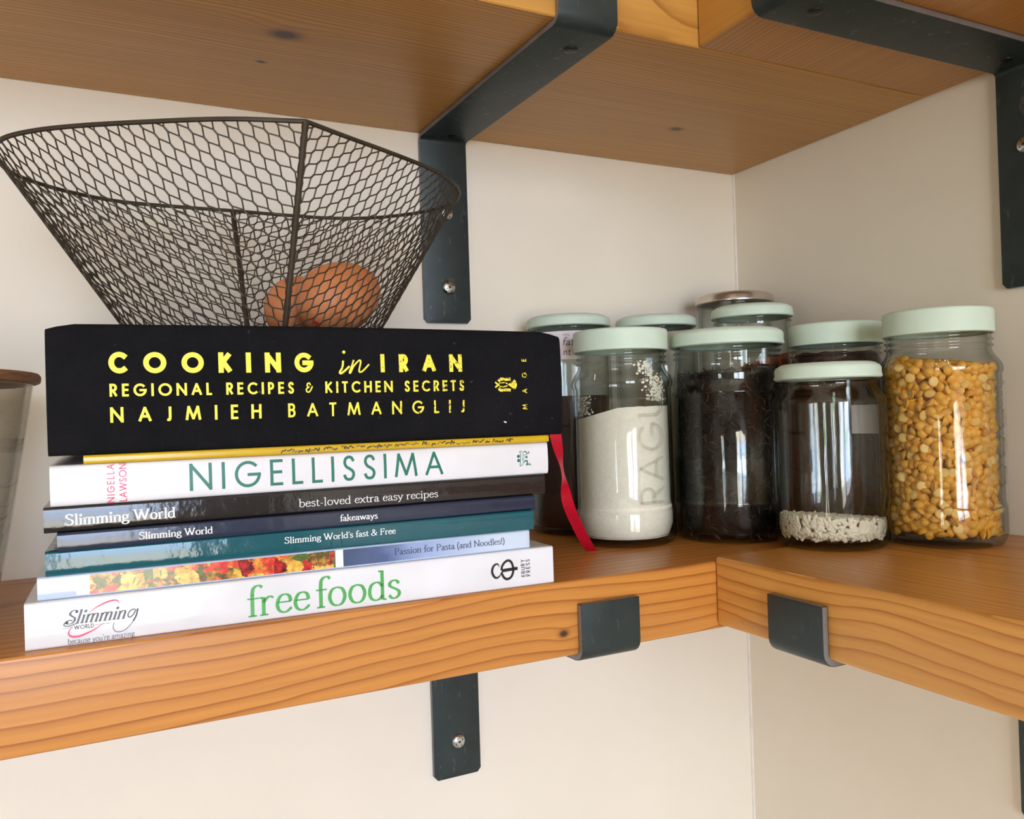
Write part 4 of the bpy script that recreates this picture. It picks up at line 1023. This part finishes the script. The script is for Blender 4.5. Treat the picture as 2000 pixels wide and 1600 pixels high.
for k in range(640):
    a = rr_.random() * 2 * PI; z = 1.08 + rr_.random() * (rtop(a, 1) - 1.05); r_ = rin(qc, z) - .2 - max(0, 1.5 - z) * .5
    th = rr_.random() * PI; tn = Vector((-math.sin(a), math.cos(a), 0))
    ellipsoid((cx_ + r_ * math.cos(a), cy_ + r_ * math.sin(a), z), tn * math.cos(th) + Vector((0, 0, math.sin(th))) + Vector((math.cos(a), math.sin(a), 0)) * rr_.uniform(-.2, .2), rr_.uniform(.27, .35), .15)
for k in range(640):
    a = rr_.random() * 2 * PI; f = math.sqrt(rr_.random()) * .95; r_ = 3.4 * f; th = rr_.random() * PI
    ellipsoid((cx_ + r_ * math.cos(a), cy_ + r_ * math.sin(a), rtop(a, f) + rr_.uniform(0, .1)), (math.cos(th), math.sin(th), rr_.uniform(-.35, .35)), rr_.uniform(.27, .35), .15)
tag(mb.build('rice_grains', [M_RICE, M_RICED], loc=(cx_, cy_, .9), angle=85), 'white rice grains at the bottom of the short jar', 'rice', kind='stuff')

# D: jar of split peas
dx_, dy_ = -6.47, -27.26
JD, qd = jar('tall glass jar of yellow split peas with deep mint lid, rightmost of the jars', dx_, dy_, DZ, 3.96, 3.54, 14.79, 16.53, 3.3, 12.4, 'deep', heel=3.1, rec=.1)
fd = face_ang(dx_, dy_)
def rrect(u0, u1, z0, z1, r_=.3):
    P = []
    for cx2, cz2, a0 in ((u1 - r_, z1 - r_, 0), (u0 + r_, z1 - r_, 90), (u0 + r_, z0 + r_, 180), (u1 - r_, z0 + r_, 270)):
        P += [(cx2 + r_ * math.cos(math.radians(a0 + k * 22.5)), cz2 + r_ * math.sin(math.radians(a0 + k * 22.5))) for k in range(5)]
    return P + [P[0]]
em = [rrect(3.1, 6.4, 2.9, 11.5)] + [ell(4.75, 5.1 + 1.9 * k, .75, .7, 0, 360, 18) for k in range(3)] + [[(4.1, 10.3), (5.4, 10.3)], [(4.1, 10.9), (5.4, 10.9)], [(4.1, 3.7), (5.4, 3.7)]]
tubes_on_cyl('raised_panel', em, M_EMBOSSD, JD, dx_, dy_, 3.9, fd, .075)
sc_ = [ell(-1.4 + .55 * k, 12.75, .2, .22, 0, 360, 12) for k in (2, 3)] + [[(-1.9 + .5 * k, 12.5), (-1.9 + .5 * k, 13.0), (-1.65 + .5 * k, 13.0)] for k in (0, 1, 2, 5)]
tubes_on_cyl('raised_lettering', sc_, M_EMBOSSD, JD, dx_, dy_, 3.86, fd, .04)
M_PEA = plain('split_pea_skin', srgb(234, 170, 60), .5, 0, .5, .12, 90); M_PEA2 = plain('split_pea_cut_face', srgb(246, 206, 124), .55, 0, .5, .1, 90); M_PEAD = plain('split_pea_gap_shade', srgb(176, 106, 28), .6)  # last one: filler core, shade of the gaps between peas put into its colour
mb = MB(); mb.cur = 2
def ptop(a, f): return 12.75 - .45 * f * math.cos(a - fd - 1.2) + .1 * (1 - f)
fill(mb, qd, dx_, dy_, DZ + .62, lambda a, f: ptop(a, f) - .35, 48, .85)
rp = random.Random(23)
def pea(c, nrm, R_):
    nrm = Vector(nrm).normalized(); b = nrm.orthogonal().normalized(); d_ = nrm.cross(b); c = Vector(c); n = 10; rings = []
    for rr2, hh in ((.78, -.04), (1.0, 0.06), (.97, .25), (.78, .55), (.45, .78)):
        rings.append([mb.vert(c + (b * math.cos(2 * PI * k / n) + d_ * math.sin(2 * PI * k / n)) * R_ * rr2 + nrm * hh * R_) for k in range(n)])
    top = mb.vert(c + nrm * .85 * R_); mb.cur = 0
    for A, B in zip(rings, rings[1:]):
        for k in range(n): mb.face((A[k], A[(k + 1) % n], B[(k + 1) % n], B[k]))
    for k in range(n): mb.face((rings[-1][k], rings[-1][(k + 1) % n], top))
    mb.cur = 1; mb.face(rings[0][::-1])
pts = []
tries = 0
while tries < 14000 and len(pts) < 1300:
    tries += 1; a = rp.random() * 2 * PI; z = DZ + .85 + rp.random() * (ptop(a, 1) - DZ - .7); md = .47
    ok = True
    for (a2, z2) in pts:
        if abs(z - z2) < md and abs((a - a2 + PI) % (2 * PI) - PI) * 3.6 < md and math.hypot(z - z2, ((a - a2 + PI) % (2 * PI) - PI) * 3.6) < md: ok = False; break
    if not ok: continue
    pts.append((a, z))
for a, z in pts:
    Rr = .37 + rp.uniform(-.02, .03); r_ = rin(qd, z) - .3 - rp.random() * .22; out_ = Vector((math.cos(a), math.sin(a), 0))
    j = Vector((rp.gauss(0, 1), rp.gauss(0, 1), rp.gauss(0, 1))).normalized(); s_ = 1 if rp.random() < .72 else -1
    nrm = (out_ * s_ * .9 + j * .85).normalized()
    pea(Vector((dx_, dy_, z)) + out_ * (r_ - (.1 if s_ > 0 else -.02)) - nrm * .05, nrm, Rr)
for k in range(1100):
    a = rp.random() * 2 * PI; z = DZ + .9 + rp.random() * (ptop(a, 1) - DZ - 1.0); out_ = Vector((math.cos(a), math.sin(a), 0))
    j = Vector((rp.gauss(0, 1), rp.gauss(0, 1), rp.gauss(0, 1))).normalized()
    pea(Vector((dx_, dy_, z)) + out_ * (rin(qd, z) - .72), (out_ * .5 + j).normalized(), .36)
for k in range(260):
    a = rp.random() * 2 * PI; f = math.sqrt(rp.random()) * .9; j = Vector((rp.gauss(0, .6), rp.gauss(0, .6), rp.choice((1, 1, -1))))
    r_ = (rin(qd, 12.6) - .3) * f; pea((dx_ + r_ * math.cos(a), dy_ + r_ * math.sin(a), ptop(a, f)), j, .36)
mb.cur = 0
tag(mb.build('split_peas', [M_PEA, M_PEA2, M_PEAD], loc=(dx_, dy_, .9)), 'yellow split peas filling the rightmost jar', 'split peas', kind='stuff')

# E: dark jar with paper label behind the books
ex_, ey_ = -23.0, -4.24
JE, qe = jar('glass jar of dark contents with a handwritten paper label, behind the flour jar', ex_, ey_, 0, 3.62, 3.67, 17.47, 18.48, 3.3, 15.6, 'low')
fe = face_ang(ex_, ey_)
on_cyl('paper_label', [[(-2.3 + .3 * k, 14.6), (-2.0 + .3 * k, 14.6), (-2.0 + .3 * k, 16.95), (-2.3 + .3 * k, 16.95)] for k in range(12)], M_PAPER, JE, ex_, ey_, 3.64, fe, .01)
ink = place(bf_text('fat', .62, .09, .08, 1.0, False, .15), (-.55, 15.75), (.5, 15.75)) + place(bf_text('nt t', .55, .09, .08, 1.1, False, .1), (-.5, 14.95), (.6, 14.95)) + place(bf_text('nts', .3, .07, .06, .6, False), (-.5, 16.5), (.1, 16.5))
on_cyl('handwriting', ink, M_INK, JE, ex_, ey_, 3.64, fe, .03)
M_DARK = plain('dark_sauce', srgb(40, 16, 14), .5)
mb = MB(); fill(mb, qe, ex_, ey_, .6, lambda a, f: 11.6, 40, .03, 4)
tag(mb.build('dark_preserve', M_DARK, loc=(ex_, ey_, .6)), 'dark brown contents of the jar behind the flour', 'preserve', kind='stuff')
# F
JF, qf = jar('glass jar with shallow mint lid, between the flour and tea jars at the back', -14.94, -5.91, 0, 3.6, 3.6, 17.46, 18.46, 3.25, 15.6, 'low')
# G silver lid
JGm, qg = jar('tallest glass jar with bare silver lid, in the corner behind the others', -4.85, -4.9, 0, 3.4, 3.7, 20.03, 21.0, 3.35, 18.2, 'low', lidm=M_TIN)
# H
JH, qh = jar('glass jar with shallow mint lid just in front of the silver lidded jar', -8.44, -11.05, 0, 3.3, 3.47, 17.87, 18.95, 3.15, 16.0, 'low')
M_LENT = plain('red_lentils', srgb(196, 84, 40), .7, 0, .3, .2, 300, .6, 600)
mb = MB(); fill(mb, qh, -8.44, -11.05, .6, lambda a, f: 13.9 + .9 * f * math.sin(a - face_ang(-8.44, -11.05)), 40, .03, 4)
tag(mb.build('red_lentils', M_LENT, loc=(-8.44, -11.05, .6)), 'orange red contents of the jar seen past the tea jar', 'lentils', kind='stuff')
# I spice
ix_, iy_ = -6.3, -18.1
JI, qi = jar('glass jar of dark brown powder with deep mint lid, behind the rice jar', ix_, iy_, 0, 3.8, 3.6, 14.9, 16.62, 3.3, 12.6, 'deep')
M_SPICE = plain('dark_spice', srgb(58, 38, 32), .9, 0, .2, .4, 250, .6, 700)
mb = MB(); fill(mb, qi, ix_, iy_, .6, lambda a, f: 14.25 + .25 * mnoise.noise((math.cos(a) * f * 3, math.sin(a) * f * 3, 1)), 60, .04, 8)
tag(mb.build('ground_spice', M_SPICE, loc=(ix_, iy_, .6)), 'dark brown powder in the jar behind the rice', 'spice', kind='stuff')

# ------------------------------------------------------------------ glass canister with wooden lid at the left edge
vx, vy = -71.85, -12.0
V = thing('glass_canister', 'smoky glass canister with brown wooden lid at the left edge of the shelf', 'canister', (vx, vy, 0))
P = [(0, .1), (6.4, .05), (6.8, .2), (7.0, .7)] + [(7.0 + 2.1 * (k / 10) ** .85, .7 + 12.0 * k / 10) for k in range(1, 11)]
Q = [(r_ - .3, z) for r_, z in P[4:]]
mb = MB(); mb.lathe(P + Q[::-1] + [(0, .8)], 72, (vx, vy, 0)); mb.build('glass_body', M_FOGGY, V, angle=60)
M_LIDW = wood_mat('brown_lid_wood', 'x', 2, -8, .5, (), 9.0, (140, 98, 66), (104, 66, 40), .55)
mb = MB(); mb.lathe([(0, 12.75), (9.3, 12.75), (9.45, 12.82), (9.5, 13.0), (9.5, 13.15), (9.4, 13.3), (0, 13.34)], 72, (vx, vy, 0)); mb.build('lid', M_LIDW, V, angle=40)

for o in ORG:
    if '_o' in o: del o['_o']
